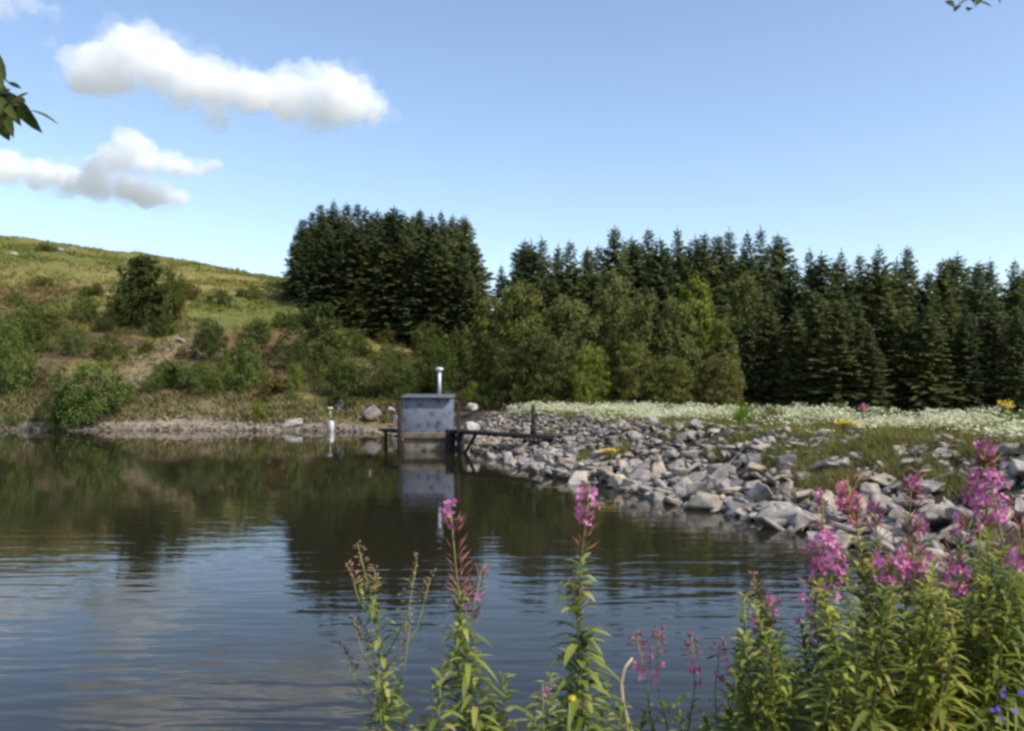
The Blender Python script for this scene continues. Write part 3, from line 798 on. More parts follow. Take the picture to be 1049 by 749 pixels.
for sx in (-1, 1):
    b = MB(); b.box((sx * (hw + .12) - .1, -1.3, -1.4), (sx * (hw + .12) + .1, -1.1, 2.3 if sx < 0 else 1.0)); b.build('pile', M['tar'], hut)

wk = tag(link('walkway', None, None, (0, 0, 0)), 'dark timber walkway joining the hut to the rubble dam', 'walkway')
A = np.array(px(464, 445, 41.0)); A[2] = 1.0; B = np.array(px(574, 449, 35.4)); B[2] = 1.0
dv = (B - A) / np.linalg.norm(B - A); sd_ = np.array([-dv[1], dv[0], 0])
b = MB()
for t in np.linspace(0, 1, 30)[:-1]:
    p0 = A + (B - A) * t; p1 = A + (B - A) * (t + .031)
    b.bar(p0 + [0, 0, .06], p1 + [0, 0, .06], .8, .03)
b.build('deck', M['tar'], wk)
for sg in (-1, 1):
    b = MB(); b.bar(A + sd_ * .38 * sg + [0, 0, -.02], B + sd_ * .38 * sg + [0, 0, -.02], .09, .12); b.build('beam', M['tar'], wk)
lf = MB()
for sg in (-1, 1):
    lf.bar(A + dv * .18 + sd_ * .4 * sg + [0, 0, -2.2], A + dv * .18 + sd_ * .4 * sg + [0, 0, .1], .3, .16)
lf.bar(A + dv * .18 + sd_ * .4 + [0, 0, -.35], A + dv * .18 - sd_ * .4 + [0, 0, -.35], .2, .2)
lf.build('landing_frame', M['tar'], wk)
P0 = A + dv * .95 - sd_ * .4
b = MB(); b.bar(P0 + [0, 0, -2.2], P0 + [0, 0, 1.4], .15, .15); b.build('rail_post', M['tar'], wk)
P1 = np.array(px(547, 447, 36.9)); P1[2] = 1.0; P1 = P1 - sd_ * .05
b = MB(); b.bar(P1 + [0, 0, -.02], P1 + [0, 0, 1.36], .17, .17); b.bar(P1 + [0, 0, .05], P1 + [0, 0, .5], .26, .26); b.build('rail_post', M['tar'], wk)
Q0 = A + (B - A) * .28 - sd_ * .3
b = MB(); b.bar(Q0 + [0, 0, -.12], A + (B - A) * .13 - sd_ * .3 + [0, 0, -1.05 - .35], .12, .12); b.build('brace', M['tar'], wk)
wl2 = tag(link('landing_stage', None, None, (0, 0, 0)), 'short dark timber stage reaching the bank from the left side of the hut', 'jetty')
A2 = np.array([hc.x - hw - .22, HY + .6, .92]); B2 = np.array(px(394, 443, 43.5)); B2[2] = .95
b = MB(); b.bar(A2, B2, .7, .12); b.build('deck', M['tar'], wl2)
for t in (.92,):
    q = A2 + (B2 - A2) * t; b = MB(); b.bar(q - [0, 0, 1.8], q - [0, 0, .06], .14, .14); b.build('leg', M['tar'], wl2)

pp = px(342, 441, 60.0)
wp = tag(link('marker_post', None, None, (pp.x, 59.2, -.4)), 'white painted marker post standing in the water at the far shore', 'post')
b = MB(); b.tube([(0, 0, 0), (0, 0, 1.05), (0, 0, 1.15)], [.19, .17, .12], 12); b.build('base', M['paintwhite'], wp, False)
b = MB(); b.tube([(-.1, .05, 1.15), (-.1, .05, 2.1)], .06, 8); b.build('rod', M['drystem'], wp)
b = MB(); b.tube([(-.12, .05, 2.0), (-.12, .05, 2.12)], [.2, .2], 10); b.build('cap', M['paintwhite'], wp)

# ------------------------------------------------------------------ grass, white flowers and weeds of the dam
def blades(P, h, wd, g, lean=.35):
    n = len(P); a = g.uniform(0, 6.28, n)
    side = np.c_[np.cos(a), np.sin(a), a * 0] * (wd * .5)[:, None]
    tip = P + np.c_[g.normal(size=n) * lean, g.normal(size=n) * lean, np.ones(n)] * h[:, None]
    V = np.stack([P - side, P + side, tip], 1).reshape(-1, 3)
    return V, np.arange(n * 3).reshape(-1, 3)
def along_dam(n, d0, d1, g):
    s = g.uniform(0, cum[-1], n); dd = g.uniform(d0, d1, n)
    return np.array([np.r_[toe_at(a)[0] + toe_at(a)[1] * b_, b_] for a, b_ in zip(s, dd)])
g = np.random.default_rng(77)
q = along_dam(36000, 4.0, 14.5, g)
# a stretch beyond both ends as well
q = q[(vnoise(q[:, 0] * 1.2, q[:, 1] * 1.2, seed=4) > .22)]
zz = ground(q[:, 0], q[:, 1]); P = np.c_[q[:, 0], q[:, 1], zz - .02]
V, T_ = blades(P, g.uniform(.08, .3, len(P)) * (.5 + 1.2 * vnoise(P[:, 0] * .9, P[:, 1] * .9, seed=61)), np.full(len(P), .035), g)
tag(link('crest_grass', mesh_np('crest_grass', V, [T_], [M['grass']])), 'dry olive grass along the dam crest', 'grass', kind='stuff')
q = along_dam(46000, 3.9, 14.3, g)
dn = fbm(q[:, 0] * .42, q[:, 1] * .42, seed=41, oct=5)
q = q[(g.random(len(q)) < sstep(.42, .56, dn - .06 * sstep(5.4, 4.2, q[:, 2])) * .6)]
zz = ground(q[:, 0], q[:, 1]); n_ = len(q)
hgt = g.uniform(.2, .5, n_) * (.35 + 1.35 * vnoise(q[:, 0] * .8, q[:, 1] * .8, seed=6))
C = np.c_[q[:, 0], q[:, 1], zz + hgt]
mb = MB()
for k in range(3):
    Pk = C + g.normal(size=C.shape) * np.array([.05, .05, .02])
    Dk = unit(np.c_[g.normal(size=(n_, 2)), g.normal(size=n_) * .2]); Nk = unit(np.array([0, -.15, 1]) + g.normal(size=(n_, 3)) * .35)
    V, Qd = leaf_cards(Pk, Dk, Nk, g.uniform(.06, .12, n_), .08); mb.add(V, Qd)
tag(mb.build('white_wildflowers', M['white']), 'bank of white wildflowers massed along the dam crest', 'flowers', kind='stuff')
# tufts growing among the rubble
pts = []
for (a, b_, c1, d1) in VEG:
    for k in range(int(c1 * d1 * .55)):
        u, v = g.normal(a, c1 * .55), g.normal(b_, d1 * .55)
        x, Y, z = hit(u, v, 12, 46, 160)
        if shore(np.array([x]), np.array([Y]))[0][0] > .5: pts.append((x, Y, z))
pts = np.array(pts); P = np.repeat(pts, 7, 0) + g.normal(size=(len(pts) * 7, 3)) * np.array([.12, .12, 0])
P[:, 2] = ground(P[:, 0], P[:, 1])
V, T_ = blades(P, g.uniform(.1, .34, len(P)), np.full(len(P), .03), g, .5)
tag(link('rubble_grass', mesh_np('rubble_grass', V, [T_], [M['grass']])), 'olive and brown grass growing through the rubble face', 'grass', kind='stuff')
# hillside tussocks
hp = []
n_ = 60000
uu = g.uniform(-60, 560, n_); YY = 61 + 110 * g.random(n_) ** 1.5
XX = (uu - CU) / F * YY
d_, _ = shore(XX, YY)
k = (d_ > .9); XX, YY = XX[k], YY[k]
dn = fbm(XX * .25, YY * .25, seed=51); k = g.random(len(XX)) < sstep(.3, .7, dn); XX, YY = XX[k], YY[k]
P = np.c_[XX, YY, ground(XX, YY) - .03]
P = np.repeat(P, 3, 0) + g.normal(size=(len(P) * 3, 3)) * np.array([.18, .18, 0])
V, T_ = blades(P, g.uniform(.15, .5, len(P)), np.full(len(P), .16), g, .5)
hg = mesh_np('hill_grass', V, [T_], [M['hillgrass']])
cc = np.repeat(albedo(P[:, 0], P[:, 1]) * g.uniform(.6, 1.35, (len(P), 1)) * np.array([.92, 1.0, .85]), 3, 0)
hg.color_attributes.new('albedo', 'FLOAT_COLOR', 'POINT').data.foreach_set('color', np.c_[cc, np.ones(len(cc))].astype(np.float32).ravel())
hn = M['hillgrass'].node_tree; va = hn.nodes.new('ShaderNodeVertexColor'); va.layer_name = 'albedo'
for nd in hn.nodes:
    if nd.type in ('BSDF_PRINCIPLED', 'BSDF_TRANSLUCENT'): hn.links.new(va.outputs[0], nd.inputs[0])
tag(link('hill_grass', hg), 'tussocky grass and heather covering the hillside', 'grass', kind='stuff')

def ragwort(u, vt, Y, label, hgt, n_fl, spread, tint='yellow', zb=None, cat='flower', name='ragwort_plant', group='yellow flowering plants', leafy=True):
    x = (u - CU) / F * Y; z = gz(x, Y) if zb is None else zb
    hgt = EYE - (vt - VH) / F * Y - z
    root = tag(link(name, None, None, (x, Y, z - .03)), label, cat, group)
    g = np.random.default_rng(int(u * 7 + vt))
    st, lv, fl = MB(), MB(), MB()
    for k in range(7):
        a = g.uniform(0, 6.28); rr = spread * g.uniform(.2, 1); tp = np.array([math.cos(a) * rr, math.sin(a) * rr, hgt * g.uniform(.82, 1)])
        st.tube([(0, 0, 0), tp * [.4, .4, .5], tp], [.008, .006, .004], 5)
        nn = n_fl
        C = tp + g.normal(size=(nn, 3)) * [spread * .3, spread * .3, hgt * .04]
        V, Qd = leaf_cards(C, unit(g.normal(size=(nn, 3)) * [1, 1, .3]), unit(np.array([0, -.2, 1]) + g.normal(size=(nn, 3)) * .4), .06, .06); fl.add(V, Qd)
        if leafy:
            tt = g.uniform(.1, .85, 14); C = np.array([0, 0, 1.0]) * (tp[2] * tt)[:, None] + tp * [1, 1, 0] * (tt ** 1.4)[:, None]
            V, Qd = leaf_cards(C, unit(g.normal(size=(14, 3)) * [1, 1, .5]), unit(np.array([0, 0, 1]) + g.normal(size=(14, 3)) * .4), .13, .05); lv.add(V, Qd)
    st.build('stem', M['stem'], root); lv.build('foliage', M['wleaf'], root); fl.build('blossoms', M[tint], root)
    return root
ragwort(625, 459, 29.0, 'yellow flowering ragwort plant growing on the rubble near the water', .6, 26, .28)
ragwort(1031, 411, 27.0, 'tall orange yellow ragwort on the crest beside the bright green bush', .8, 26, .25)
ragwort(866, 430, 24.5, 'low yellow ragwort among white flowers on the crest', .5, 18, .3)
ragwort(884, 414, 27.0, 'lone pink flowered spike above the white crest flowers', .7, 16, .12, 'pink', name='willowherb_plant', group='pink flowers on the crest')
for k, (u, vt, Y, lb) in enumerate([(763, 409, 31, 'tallest green weed clump on the crest before the dark spruces'), (790, 412, 31, 'brownish upright weed clump right of the tallest crest weeds'), (625, 418, 38, 'green weed clump on the crest above the ragwort')]):
    x = (u - CU) / F * Y; z = gz(x, Y); h = EYE - (vt - VH) / F * Y - z
    P = np.c_[g.normal(size=(240, 2)) * [.2, .18] + [0, 0], np.zeros(240)]
    V, T_ = blades(P, h * g.uniform(.5, 1, 240), np.full(240, .06), g, .18)
    o = link('weed_clump', mesh_np('weed_clump', V, [T_], [M['grass']]), None, (x, Y, z - .02)); o.color = (.8, 1.3, .6, 1) if k != 1 else (.8, .75, .7, 1)
    tag(o, lb, 'weeds', 'weed clumps on the crest')

# ------------------------------------------------------------------ willowherb in the foreground
def curved_leaf(mb, p, d, nrm, ln, wd, droop, fold=.25):
    d = d / np.linalg.norm(d); s_ = np.cross(d, nrm); s_ /= np.linalg.norm(s_) + 1e-9; nrm = np.cross(s_, d)
    prof = [.12, .8, 1.0, .62, .0]; V = []
    for i, t in enumerate((0, .25, .52, .8, 1)):
        c0 = p + d * ln * t - np.array([0, 0, 1.0]) * droop * ln * t * t
        w_ = wd * .5 * prof[i]
        V += [c0 + s_ * w_ + nrm * w_ * fold, c0, c0 - s_ * w_ + nrm * w_ * fold]
    q = []
    for i in range(4):
        q += [(i * 3, i * 3 + 1, i * 3 + 4, i * 3 + 3), (i * 3 + 1, i * 3 + 2, i * 3 + 5, i * 3 + 4)]
    mb.add(V, q)
def flower(mb, c, out, rad, g):
    out = out / np.linalg.norm(out); a = np.cross(out, [0, 0, 1.0]); a /= np.linalg.norm(a) + 1e-9; b_ = np.cross(out, a)
    th0 = g.uniform(0, 1.57)
    for k in range(4):
        th = th0 + k * 1.571 + g.normal() * .12
        e = a * math.cos(th) + b_ * math.sin(th); f_ = -a * math.sin(th) + b_ * math.cos(th)
        r_ = rad * g.uniform(.85, 1.15); up = out * r_ * g.uniform(.0, .35)
        mb.add([c, c + e * r_ * .55 + f_ * r_ * .36 + up * .6, c + e * r_ * .95 + f_ * r_ * .3 + up, c + e * r_ * .9 - f_ * r_ * .25 + up * .9, c + e * r_ * .55 - f_ * r_ * .36 + up * .6],
               [(0, 1, 2, 3)], [(0, 3, 4)])
def spindle(mb, p, d, ln, r_):
    d = d / np.linalg.norm(d); a = np.cross(d, [.3, .2, 1.0]); a /= np.linalg.norm(a); b_ = np.cross(d, a)
    V = [p] + [p + d * ln * .5 + (a * math.cos(t) + b_ * math.sin(t)) * r_ for t in (0, 2.09, 4.19)] + [p + d * ln]
    mb.add(V, tris=[(0, 1, 2), (0, 2, 3), (0, 3, 1), (4, 2, 1), (4, 3, 2), (4, 1, 3)])

def willowherb(top, base_u, Y, label, fl=None, buds=None, pods=None, leaf_top=None, seed=0, flr=18, nfl=40, leaves=50, ll=.085, lw=.016, group='rosebay willowherb on the near bank',
               sway=.02, branches=(), budmat='bud', name='willowherb_plant', tint=(1, 1, 1), dens=1.0, stemr=.0032, petal=.0115):
    """top (u,v); fl/buds/pods: rows (v from, v to) of the open flowers, the buds and the seed pods"""
    g = np.random.default_rng(seed)
    T = np.array(px(top[0], top[1], Y)); bx = (base_u - CU) / F * Y
    vb = 749; Bm = np.array(px(base_u, vb, Y))
    slope = (T - Bm) / (T[2] - Bm[2])
    z0 = gz(bx, Y) - .05
    Bt = np.array([bx - slope[0] * .4 * (Bm[2] - z0), Y + g.normal() * .03, z0])
    ctrl = [Bt, Bm, (Bm + T) / 2 + np.array([g.normal() * sway, g.normal() * sway, 0]), T]
    def at(v):                                               # point of the stem at image row v
        z = EYE - (v - VH) / F * Y
        zs = [q_[2] for q_ in ctrl]
        zc = np.array(zs); return np.array([np.interp(z, zc, [q_[0] for q_ in ctrl]), np.interp(z, zc, [q_[1] for q_ in ctrl]), z])
    root = tag(link(name, None, None, Bt), label, 'plant', group)
    k = Y / F
    st, lv, fw, bd, pd = MB(), MB(), MB(), MB(), MB()
    tips = []
    zs = np.linspace(0, 1, 12)
    vtop = top[1]
    vbot = VH + (EYE - z0) / Y * F
    pts = [at(vbot + (vtop - vbot) * t) for t in zs]
    st.tube(pts, np.linspace(stemr * 1.5, stemr * .45, 12), 5)
    for (u2, v2, v0) in branches:
        p0 = at(v0); p1 = np.array(px(u2, v2, Y + g.normal() * .05)); mid = (p0 + p1) / 2 + np.array([(p1[0] - p0[0]) * .22, 0, -.01])
        st.tube([p0, mid, p1], [stemr * .7, stemr * .55, stemr * .35], 5)
        for t in np.linspace(.25, .8, 9):
            c0 = p0 * (1 - t) + p1 * t; a = g.uniform(0, 6.28)
            curved_leaf(lv, c0, np.array([math.cos(a), math.sin(a), .7]), np.array([0, 0, 1.0]), ll * .6 * g.uniform(.6, 1.1), lw * .8, .4)
        bs = MB()
        for t in np.linspace(.7, 1.05, 16):
            c0 = p0 * (1 - t) + p1 * t; a = g.uniform(0, 6.28)
            spindle(bs, c0, np.array([math.cos(a), math.sin(a), .9]), .016 * g.uniform(.6, 1.2), .003)
        tips.append(bs)
    if leaf_top is None: leaf_top = (pods or fl or (0, vtop + 20))[1] - 8
    # leaves, all the way down
    vmax = min(vbot, 749 + 260 / Y)
    n_l = int(leaves * dens * 2.1)
    for i in range(n_l):
        t = (i + g.random()) / n_l
        v = leaf_top + (vmax - leaf_top) * t
        c0 = at(v); a = i * 2.39996 + g.normal() * .3
        grow = .45 + .55 * min(1, t * 4)
        el = .75 - .45 * min(1, t * 2) + g.normal() * .2
        curved_leaf(lv, c0, np.array([math.cos(a) * math.cos(el), math.sin(a) * math.cos(el), math.sin(el)]), np.array([0, 0, 1.0]), ll * 1.12 * grow * g.uniform(.7, 1.2), lw * 1.1 * (.6 + .4 * grow) * g.uniform(.8, 1.2), g.uniform(.15, .75))
    if fl:
        for i in range(int(nfl * .8)):
            t = g.random(); v = fl[0] + (fl[1] - fl[0]) * t; c0 = at(v); a = g.uniform(0, 6.28)
            rr = .88 * flr * k * (.35 + .65 * math.sin(math.pi * (.18 + .72 * t))) * g.uniform(.55, 1.1)
            o_ = np.array([math.cos(a), math.sin(a), g.uniform(-.1, .45)])
            c1 = c0 + o_ * rr * [1, 1, .6]
            st.tube([c0, (c0 + c1) / 2 + [0, 0, .002], c1], [.0011, .0009, .0008], 3, False)
            flower(fw, c1, o_ + g.normal(size=3) * .35, petal * g.uniform(.8, 1.15), g)
    if buds:
        for i in range(int(abs(buds[1] - buds[0]) * .8 + 10)):
            t = g.random(); v = buds[0] + (buds[1] - buds[0]) * t; c0 = at(v); a = g.uniform(0, 6.28)
            o_ = np.array([math.cos(a), math.sin(a), .5 - .9 * t])
            spindle(bd, c0 + o_ * .004, o_, (.010 + .02 * t) * g.uniform(.7, 1.2), .0032)
    if pods:
        for i in range(int(abs(pods[1] - pods[0]) * .62 + 8)):
            t = g.random(); v = pods[0] + (pods[1] - pods[0]) * t; c0 = at(v); a = g.uniform(0, 6.28)
            o_ = np.array([math.cos(a), math.sin(a), g.uniform(.7, 1.7)])
            spindle(pd, c0, o_, g.uniform(.035, .062), .0015)
    def fin(mb, nm, mt):
        if mb.n:
            me = mb.mesh(nm, M[mt]); me.transform(Matrix.Translation(-Vector(Bt)))
            o = link(nm, me, root); o.color = (*tint, 1)
    for bs in tips: fin(bs, 'bud_spike', budmat)
    fin(st, 'stem', 'stem'); fin(lv, 'foliage', 'wleaf'); fin(fw, 'blossoms', 'pink'); fin(bd, 'buds', budmat); fin(pd, 'seed_pods', 'pod')
    return root
WH_ = willowherb
WH_((366, 556), 398, 1.9, 'branching willowherb with brown bud tips, leftmost of the foreground plants', None, (556, 600), None, 590, 1, leaves=60, ll=.05, lw=.013, budmat='brownbud',
    branches=[(358, 582, 640), (427, 575, 680), (441, 592, 690), (362, 636, 700), (384, 585, 640), (372, 640, 720), (420, 640, 730), (352, 665, 735)], stemr=.003)
WH_((461, 514), 492, 1.9, 'willowherb with long red seed pods under a small pink tip, above open water', (514, 540), None, (535, 625), 605, 2, flr=11, nfl=16, leaves=80, ll=.075, lw=.014)
WH_((493, 585), 505, 2.0, 'thin willowherb with a few pink flowers beside the red podded stem', (580, 640), None, (590, 640), 640, 3, flr=14, nfl=7, leaves=40, ll=.055, lw=.009)
WH_((470, 640), 470, 1.95, 'short leafy stem at the foot of the red podded willowherb', None, None, None, 640, 4, leaves=60, ll=.08)
WH_((604, 496), 600, 1.85, 'tall straight willowherb with a dense pink head, alone above the water centre', (496, 536), None, (530, 575), 568, 5, flr=13, nfl=34, leaves=70, ll=.085, lw=.017)
WH_((586, 596), 580, 1.9, 'shorter reddish podded willowherb left of the tall straight one', None, (596, 610), (598, 640), 640, 6, leaves=55, ll=.07)
WH_((652, 652), 668, 2.1, 'thin pale pink willowherb touching the curved dry stem', (660, 695), (648, 662), None, 715, 7, flr=13, nfl=12, leaves=26, ll=.05, lw=.009)
WH_((676, 645), 685, 2.1, 'thin pale pink willowherb, second of the short row over water', (655, 700), (642, 660), None, 715, 8, flr=13, nfl=12, leaves=26, ll=.05, lw=.009)
WH_((709, 652), 705, 2.1, 'thin pale pink willowherb, third of the short row over water', (664, 698), (650, 668), None, 715, 9, flr=14, nfl=14, leaves=26, ll=.05, lw=.009)
WH_((738, 660), 735, 2.1, 'thin pale pink willowherb, last of the short row beside the dense clump', (664, 720), (655, 670), None, 718, 10, flr=10, nfl=10, leaves=26, ll=.05, lw=.009)
WH_((556, 700), 556, 2.0, 'tiny low willowherb with one pink flower between the taller stems', (706, 716), None, None, 722, 11, flr=5, nfl=4, leaves=22, ll=.06)
WH_((772, 590), 800, 1.9, 'leafy willowherb with a bare pale tip at the clump left edge', None, (588, 612), None, 600, 12, leaves=85, ll=.07, lw=.016, budmat='pod')
WH_((790, 612), 812, 2.0, 'willowherb with a small pink cluster low on the clump left side', (612, 648), None, (630, 660), 655, 13, flr=16, nfl=36, leaves=60)
WH_((842, 506), 862, 1.85, 'willowherb with a large pink cluster and a round pink tip above', (544, 604), (512, 545), None, 592, 14, flr=21, nfl=85, leaves=70)
WH_((842, 506), 860, 1.86, 'tight pink bud tip rising over the large pink cluster', (504, 516), None, None, 640, 15, flr=5, nfl=10, leaves=20)
WH_((832, 596), 842, 1.95, 'willowherb with loose pink flowers below the large pink cluster', (590, 660), None, (600, 660), 655, 16, flr=26, nfl=34, leaves=50)
WH_((868, 494), 908, 1.85, 'leaning willowherb with drooping pink head before the grey rubble', (494, 536), None, (500, 545), 540, 17, flr=14, nfl=26, leaves=75, ll=.08, tint=(1.2, 1.1, .9))
WH_((934, 490), 946, 1.9, 'slender willowherb with pink tip and fluffy pods before the rubble', (488, 496), (488, 505), (495, 565), 560, 18, flr=5, nfl=9, leaves=70)
WH_((940, 530), 948, 1.92, 'small pink tuft low on the slender willowherb', (528, 545), None, None, 560, 19, flr=9, nfl=14, leaves=40)
WH_((1008, 453), 1012, 1.8, 'tallest willowherb with big pink cluster, near the right edge', (486, 532), (452, 490), (475, 500), 530, 20, flr=23, nfl=95, leaves=80)
WH_((1008, 453), 1014, 1.81, 'bright pink top of the tallest willowherb spike', (452, 464), None, (462, 490), 560, 21, flr=8, nfl=14, leaves=20)
WH_((912, 566), 918, 1.8, 'willowherb with wide pink cluster, left one in the clump centre', (566, 596), None, (580, 610), 604, 22, flr=20, nfl=34, leaves=60)
WH_((936, 562), 938, 1.82, 'willowherb with wide pink cluster in the centre of the clump', (564, 596), None, (560, 612), 600, 23, flr=22, nfl=40, leaves=60)
WH_((976, 574), 974, 1.8, 'willowherb with round pink cluster right of the clump centre', (576, 606), None, (560, 612), 606, 24, flr=18, nfl=34, leaves=60)
WH_((1046, 556), 1042, 1.75, 'willowherb with pink cluster cut by the right edge', (560, 582), None, (540, 580), 586, 25, flr=18, nfl=24, leaves=60)
WH_((996, 530), 992, 1.95, 'willowherb with few violet pink flowers behind the tallest spike', (530, 560), None, (520, 560), 562, 26, flr=18, nfl=12, leaves=60)
WH_((896, 518), 905, 1.95, 'willowherb with sparse pink flowers beside the leaning head', (515, 545), None, (520, 560), 556, 27, flr=10, nfl=10, leaves=55)
WH_((1024, 520), 1030, 1.9, 'willowherb with pale pods at the right of the tallest spike', (520, 535), None, (520, 570), 566, 28, flr=12, nfl=8, leaves=60)
# leafy mass at the lower right
rl = random.Random(11)
tl = [(764, 608), (792, 640), (822, 640), (850, 604), (874, 596), (892, 578), (912, 592), (930, 590), (950, 584), (968, 592), (985, 570), (1000, 552), (1018, 548), (1034, 560), (1048, 570), (1062, 545)]
for k in range(88):
    u, v = tl[k % 16]
    u += rl.uniform(-14, 14); v += rl.uniform(-10, 10) + (k // 16) * rl.uniform(4, 30)
    Y = rl.uniform(1.55, 2.6)
    WH_((u, v), u + rl.uniform(-30, 40), Y, 'leafy green willowherb stem without flowers in the dense clump at the lower right', None, None, None, v, 60 + k, leaves=72, ll=rl.uniform(.045, .075), lw=rl.uniform(.008, .014),
        group='flowerless stems in the dense clump', tint=rl.choice([(1, .98, .95), (.8, .85, .85), (1.08, .95, .85), (.62, .7, .66), (1.2, 1.15, .85)]), sway=.015)
for k, (u, v) in enumerate([(388, 690), (410, 700), (452, 690), (515, 690), (548, 735), (565, 690), (622, 700), (640, 725), (660, 728), (695, 720), (720, 730), (745, 712), (755, 690), (430, 735), (500, 720), (590, 690)]):
    WH_((u, v), u + rl.uniform(-8, 8), rl.uniform(1.8, 2.2), 'short leafy green stem along the bottom edge before the water', None, None, None, v, 150 + k, leaves=34, ll=.07, lw=.014, group='short green stems along the bottom edge')
# dry stem
mb = MB()
pts = [px(648, 800, 2.0), px(646, 749, 2.0), px(638, 722, 2.0), px(636, 700, 2.0), px(640, 684, 2.0), px(648, 674, 2.0)]
pts = [Vector((pts[0].x, 2.0, gz(pts[0].x, 2.0) - .03))] + pts
mb.tube([tuple(q_) for q_ in pts], [.006, .006, .006, .0055, .005, .004, .003], 7)
tag(mb.build('dry_stem', M['drystem'], smooth=True), 'bare curved pale dry stem at the bottom, left of the pink row', 'stem')
# undergrowth at the foot of the clump
g = np.random.default_rng(90)
n_ = 5200
uu = g.uniform(740, 1090, n_); YY = g.uniform(2.3, 4.2, n_); XX = (uu - CU) / F * YY
vtop = np.interp(uu, [740, 800, 860, 940, 1000, 1090], [745, 700, 668, 650, 630, 610])
zb = ground(XX, YY); zt = EYE - (vtop - VH) / F * YY
zt = np.maximum(np.minimum(zt, zb + 1.1), zb + .1)
P = np.c_[XX, YY, zb + (zt - zb) * g.random(n_) ** .7]
a = g.uniform(0, 6.28, n_); el = g.normal(.2, .5, n_)
V, Qd = leaf_cards(P, np.c_[np.cos(a) * np.cos(el), np.sin(a) * np.cos(el), np.sin(el)], unit(np.array([0, 0, 1]) + g.normal(size=(n_, 3)) * .4), g.uniform(.06, .13, n_), g.uniform(.02, .045, n_))
mb = MB(); mb.add(V, Qd)
k = g.random(n_) < .25
for q_, b0 in zip(P[k], zb[k]): mb.tube([(q_[0], q_[1], b0 - .02), tuple(q_)], [.003, .002], 3, False)
tag(mb.build('undergrowth', M['wleaf']), 'tangled green undergrowth under the willowherb clump', 'undergrowth', kind='stuff')
# near-bank grass
n_ = 5000
XX = g.uniform(-6, 6, n_); YY = g.uniform(1.0, 6.5, n_); d_, _ = shore(XX, YY); k = d_ > .15
P = np.c_[XX, YY, ground(XX, YY) - .01][k]
V, T_ = blades(P, g.uniform(.1, .3, len(P)), np.full(len(P), .008), g, .5)
tag(link('bank_grass', mesh_np('bank_grass', V, [T_], [M['grass']])), 'short grass on the near bank', 'grass', kind='stuff')
# pale rocks at the bottom edge and small flowers
def near_rock(u, v, Y, sz, label, k):
    P = px(u, v, Y); o = link('rock', ROCK[k], None, (P.x, P.y, P.z - sz * .3)); o.scale = (sz, sz * .9, sz * 1.1); o.rotation_euler = (.1, .05, k); o.color = (1.25, 1.25, 1.1, 1)
    base = MB()
    return tag(o, label, 'rock', 'pale rocks at the foot of the clump')
for (u, v, Y, sz, lb, k) in [(925, 744, 3.3, .5, 'pale rock under the clump, right one at the bottom edge', 2), (880, 750, 3.2, .34, 'smaller pale rock under the clump beside the larger pale rock', 5)]:
    P = px(u, v, Y); h = P.z - gz(P.x, Y) + .1
    o = link('rock', ROCK[k], None, (P.x, P.y, P.z - h * .5)); mz = max(q_.co.z for q_ in ROCK[k].vertices) - min(q_.co.z for q_ in ROCK[k].vertices)
    o.scale = (sz, sz, h / mz); o.color = (1.3, 1.3, 1.15, 1); o.rotation_euler = (0, 0, k)
    tag(o, lb, 'rock', 'pale rocks at the foot of the clump')
def small_flower(u, v, Y, mt, label, nm, nfl=5, sp=.012):
    P = np.array(px(u, v, Y)); z0 = gz(P[0], Y); root = tag(link(nm, None, None, (P[0], Y, z0 - .03)), label, 'flower', None)
    st, fw, lv = MB(), MB(), MB(); h = P[2] - z0 + .03
    st.tube([(0, 0, 0), (.01, .01, h * .5), (0, 0, h)], [.003, .0025, .0015], 5)
    g = np.random.default_rng(int(u))
    for k in range(nfl): flower(fw, np.array([0, 0, h]) + g.normal(size=3) * sp, np.array([g.normal() * .5, -.6, .6]), .0055, g)
    for k in range(14):
        a = k * 2.4; curved_leaf(lv, np.array([0, 0, h * (.3 + .045 * k)]), np.array([math.cos(a), math.sin(a), .4]), np.array([0, 0, 1.0]), .05, .012, .4)
    st.build('stem', M['stem'], root); fw.build('blossoms', M[mt], root); lv.build('foliage', M['wleaf'], root)
small_flower(1040, 720, 1.55, 'violet', 'blue violet vetch flower, upper one at the lower right corner', 'vetch_plant', 4)
small_flower(1032, 729, 1.52, 'violet', 'blue violet vetch flower, lower one at the lower right corner', 'vetch_plant', 4)
small_flower(945, 746, 1.6, 'yellow', 'small yellow flower at the bottom edge above the pale rock', 'yellow_flower_plant', 5)
small_flower(979, 747, 1.6, 'yellow', 'small yellow flower at the bottom edge, right of the other', 'yellow_flower_plant', 5)
small_flower(583, 713, 1.75, 'yellow', 'small yellow bloom against the tall straight willowherb', 'yellow_flower_plant', 3, .006)

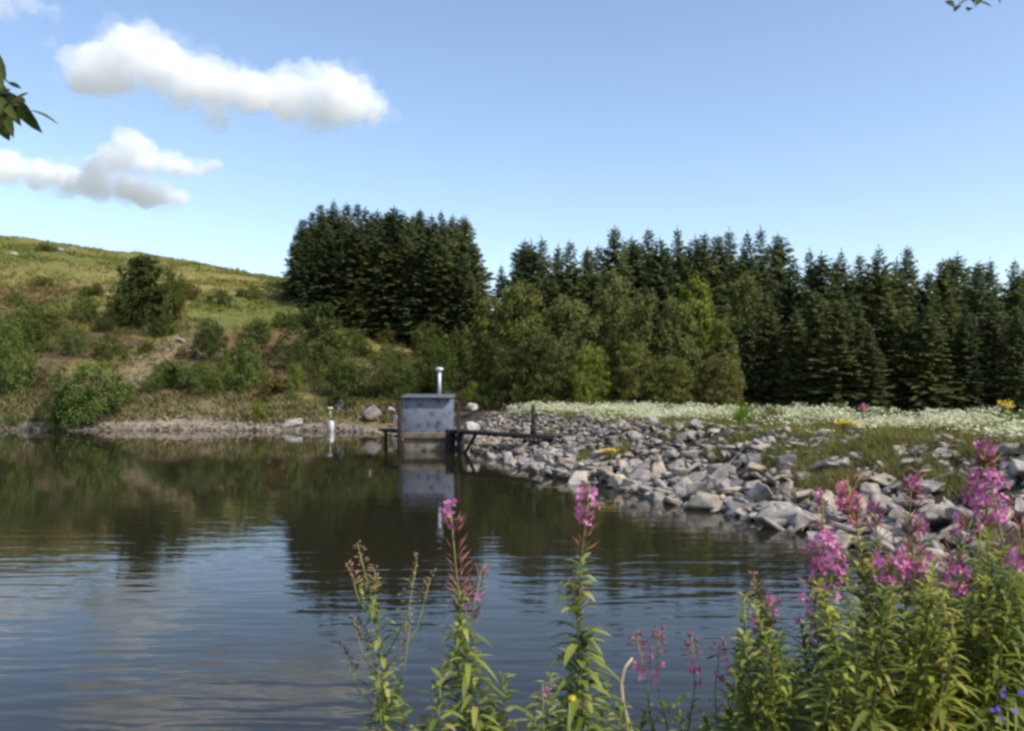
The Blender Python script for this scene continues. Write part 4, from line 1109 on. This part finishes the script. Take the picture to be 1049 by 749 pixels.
# ------------------------------------------------------------------ bank trees whose twigs hang into the top corners
def bank_tree(label, base, H, limb, tips, seed, ls, nleaf, extra=(), shade=(.3, .36, .33)):
    g = np.random.default_rng(seed)
    z0 = gz(*base)
    root = tag(link('alder_tree', None, None, (base[0], base[1], z0 - .1)), label, 'tree', None)
    off = np.array([base[0], base[1], z0 - .1])
    t, l = MB(), MB()
    zz = np.linspace(0, H, 8); t.tube(np.c_[.08 * np.sin(zz), .05 * zz, zz], np.linspace(.11, .03, 8), 9)
    start = np.array([.08 * math.sin(limb), .05 * limb, limb])
    for tip, n_ in tips:
        e = np.array(tip) - off
        m1 = start * .55 + e * .45 + np.array([0, 0, .18])
        t.tube([start, m1, e], [.025, .014, .004], 6)
        for i in range(n_):
            q_ = .8 + .22 * g.random(); c0 = m1 * (1 - q_) + e * q_ + g.normal(size=3) * .02
            a = g.uniform(0, 6.28)
            curved_leaf(l, c0, np.array([math.cos(a), math.sin(a), g.uniform(-.9, .3)]), unit(np.array([g.normal() * .5, -.5, 1.0])), ls * g.uniform(.7, 1.2), ls * .42, .4, .15)
    for (u0, v0, u1, v1) in extra:
        Ye = 3.0 + g.uniform(-.1, .1); a0 = np.array(px(u0, v0, Ye)) - off; a1 = np.array(px(u1, v1, Ye + g.uniform(-.03, .03))) - off
        ln_ = np.linalg.norm(a1 - a0)
        curved_leaf(l, a0, a1 - a0, unit(np.array([g.normal() * .4, -1.0, .5])), ln_, ln_ * .27, .05, .2)
        t.tube([np.array(px(-40, 40, 3.0)) - off if u0 < 500 else np.array(px(1000, -30, 3.0)) - off, a0], [.006, .0025], 4)
    top = np.array([.08 * math.sin(H), .05 * H, H])
    for i in range(nleaf):
        a = g.uniform(0, 6.28); rr = g.uniform(.1, .7); c0 = top * [1, 1, g.uniform(.85, 1.08)] + np.array([math.cos(a) * rr, math.sin(a) * rr, 0])
        curved_leaf(l, c0, unit(g.normal(size=3)), np.array([0, 0, 1.0]), ls * 1.1, ls * .5, .4)
    for i in range(8):
        a = g.uniform(0, 6.28); t.tube([top * [1, 1, .8], top * [1, 1, .95] + np.array([math.cos(a) * .6, math.sin(a) * .6, 0])], [.015, .004], 5)
    t.build('trunk', M['bark'], root, True); l.build('crown', M['wleaf'], root).color = (*shade, 1)
bank_tree('alder with dark leafy twigs hanging into the upper left corner', (-4.6, 2.4), 4.2, 3.3, [(px(20, 108, 3.0), 9), (px(-6, 62, 3.0), 9), (px(-2, 118, 3.05), 14), (px(10, 92, 3.0), 8), (px(2, 100, 2.95), 12)], 3, .105, 500, [(-4, 52, 6, 82), (-8, 62, 3, 92), (4, 92, 44, 134), (2, 98, 22, 128), (0, 100, 14, 140), (-6, 84, 8, 112), (14, 102, 30, 94), (-10, 108, 8, 136), (20, 112, 27, 126), (-6, 96, 18, 122), (-12, 74, 4, 100), (8, 84, 22, 90)])
bank_tree('alder whose lowest twig just dips into the upper right corner', (5.2, -1.4), 4.6, 3.9, [(px(996, 1, 3.0), 5), (px(1003, -4, 3.0), 8), (px(1022, -6, 3.0), 4), (px(980, -10, 3.0), 4)], 4, .06, 400, [(985, -8, 1002, 4), (992, -6, 1001, 9), (1008, -8, 1000, 5), (1020, -8, 1025, 4), (976, -8, 984, 2)])
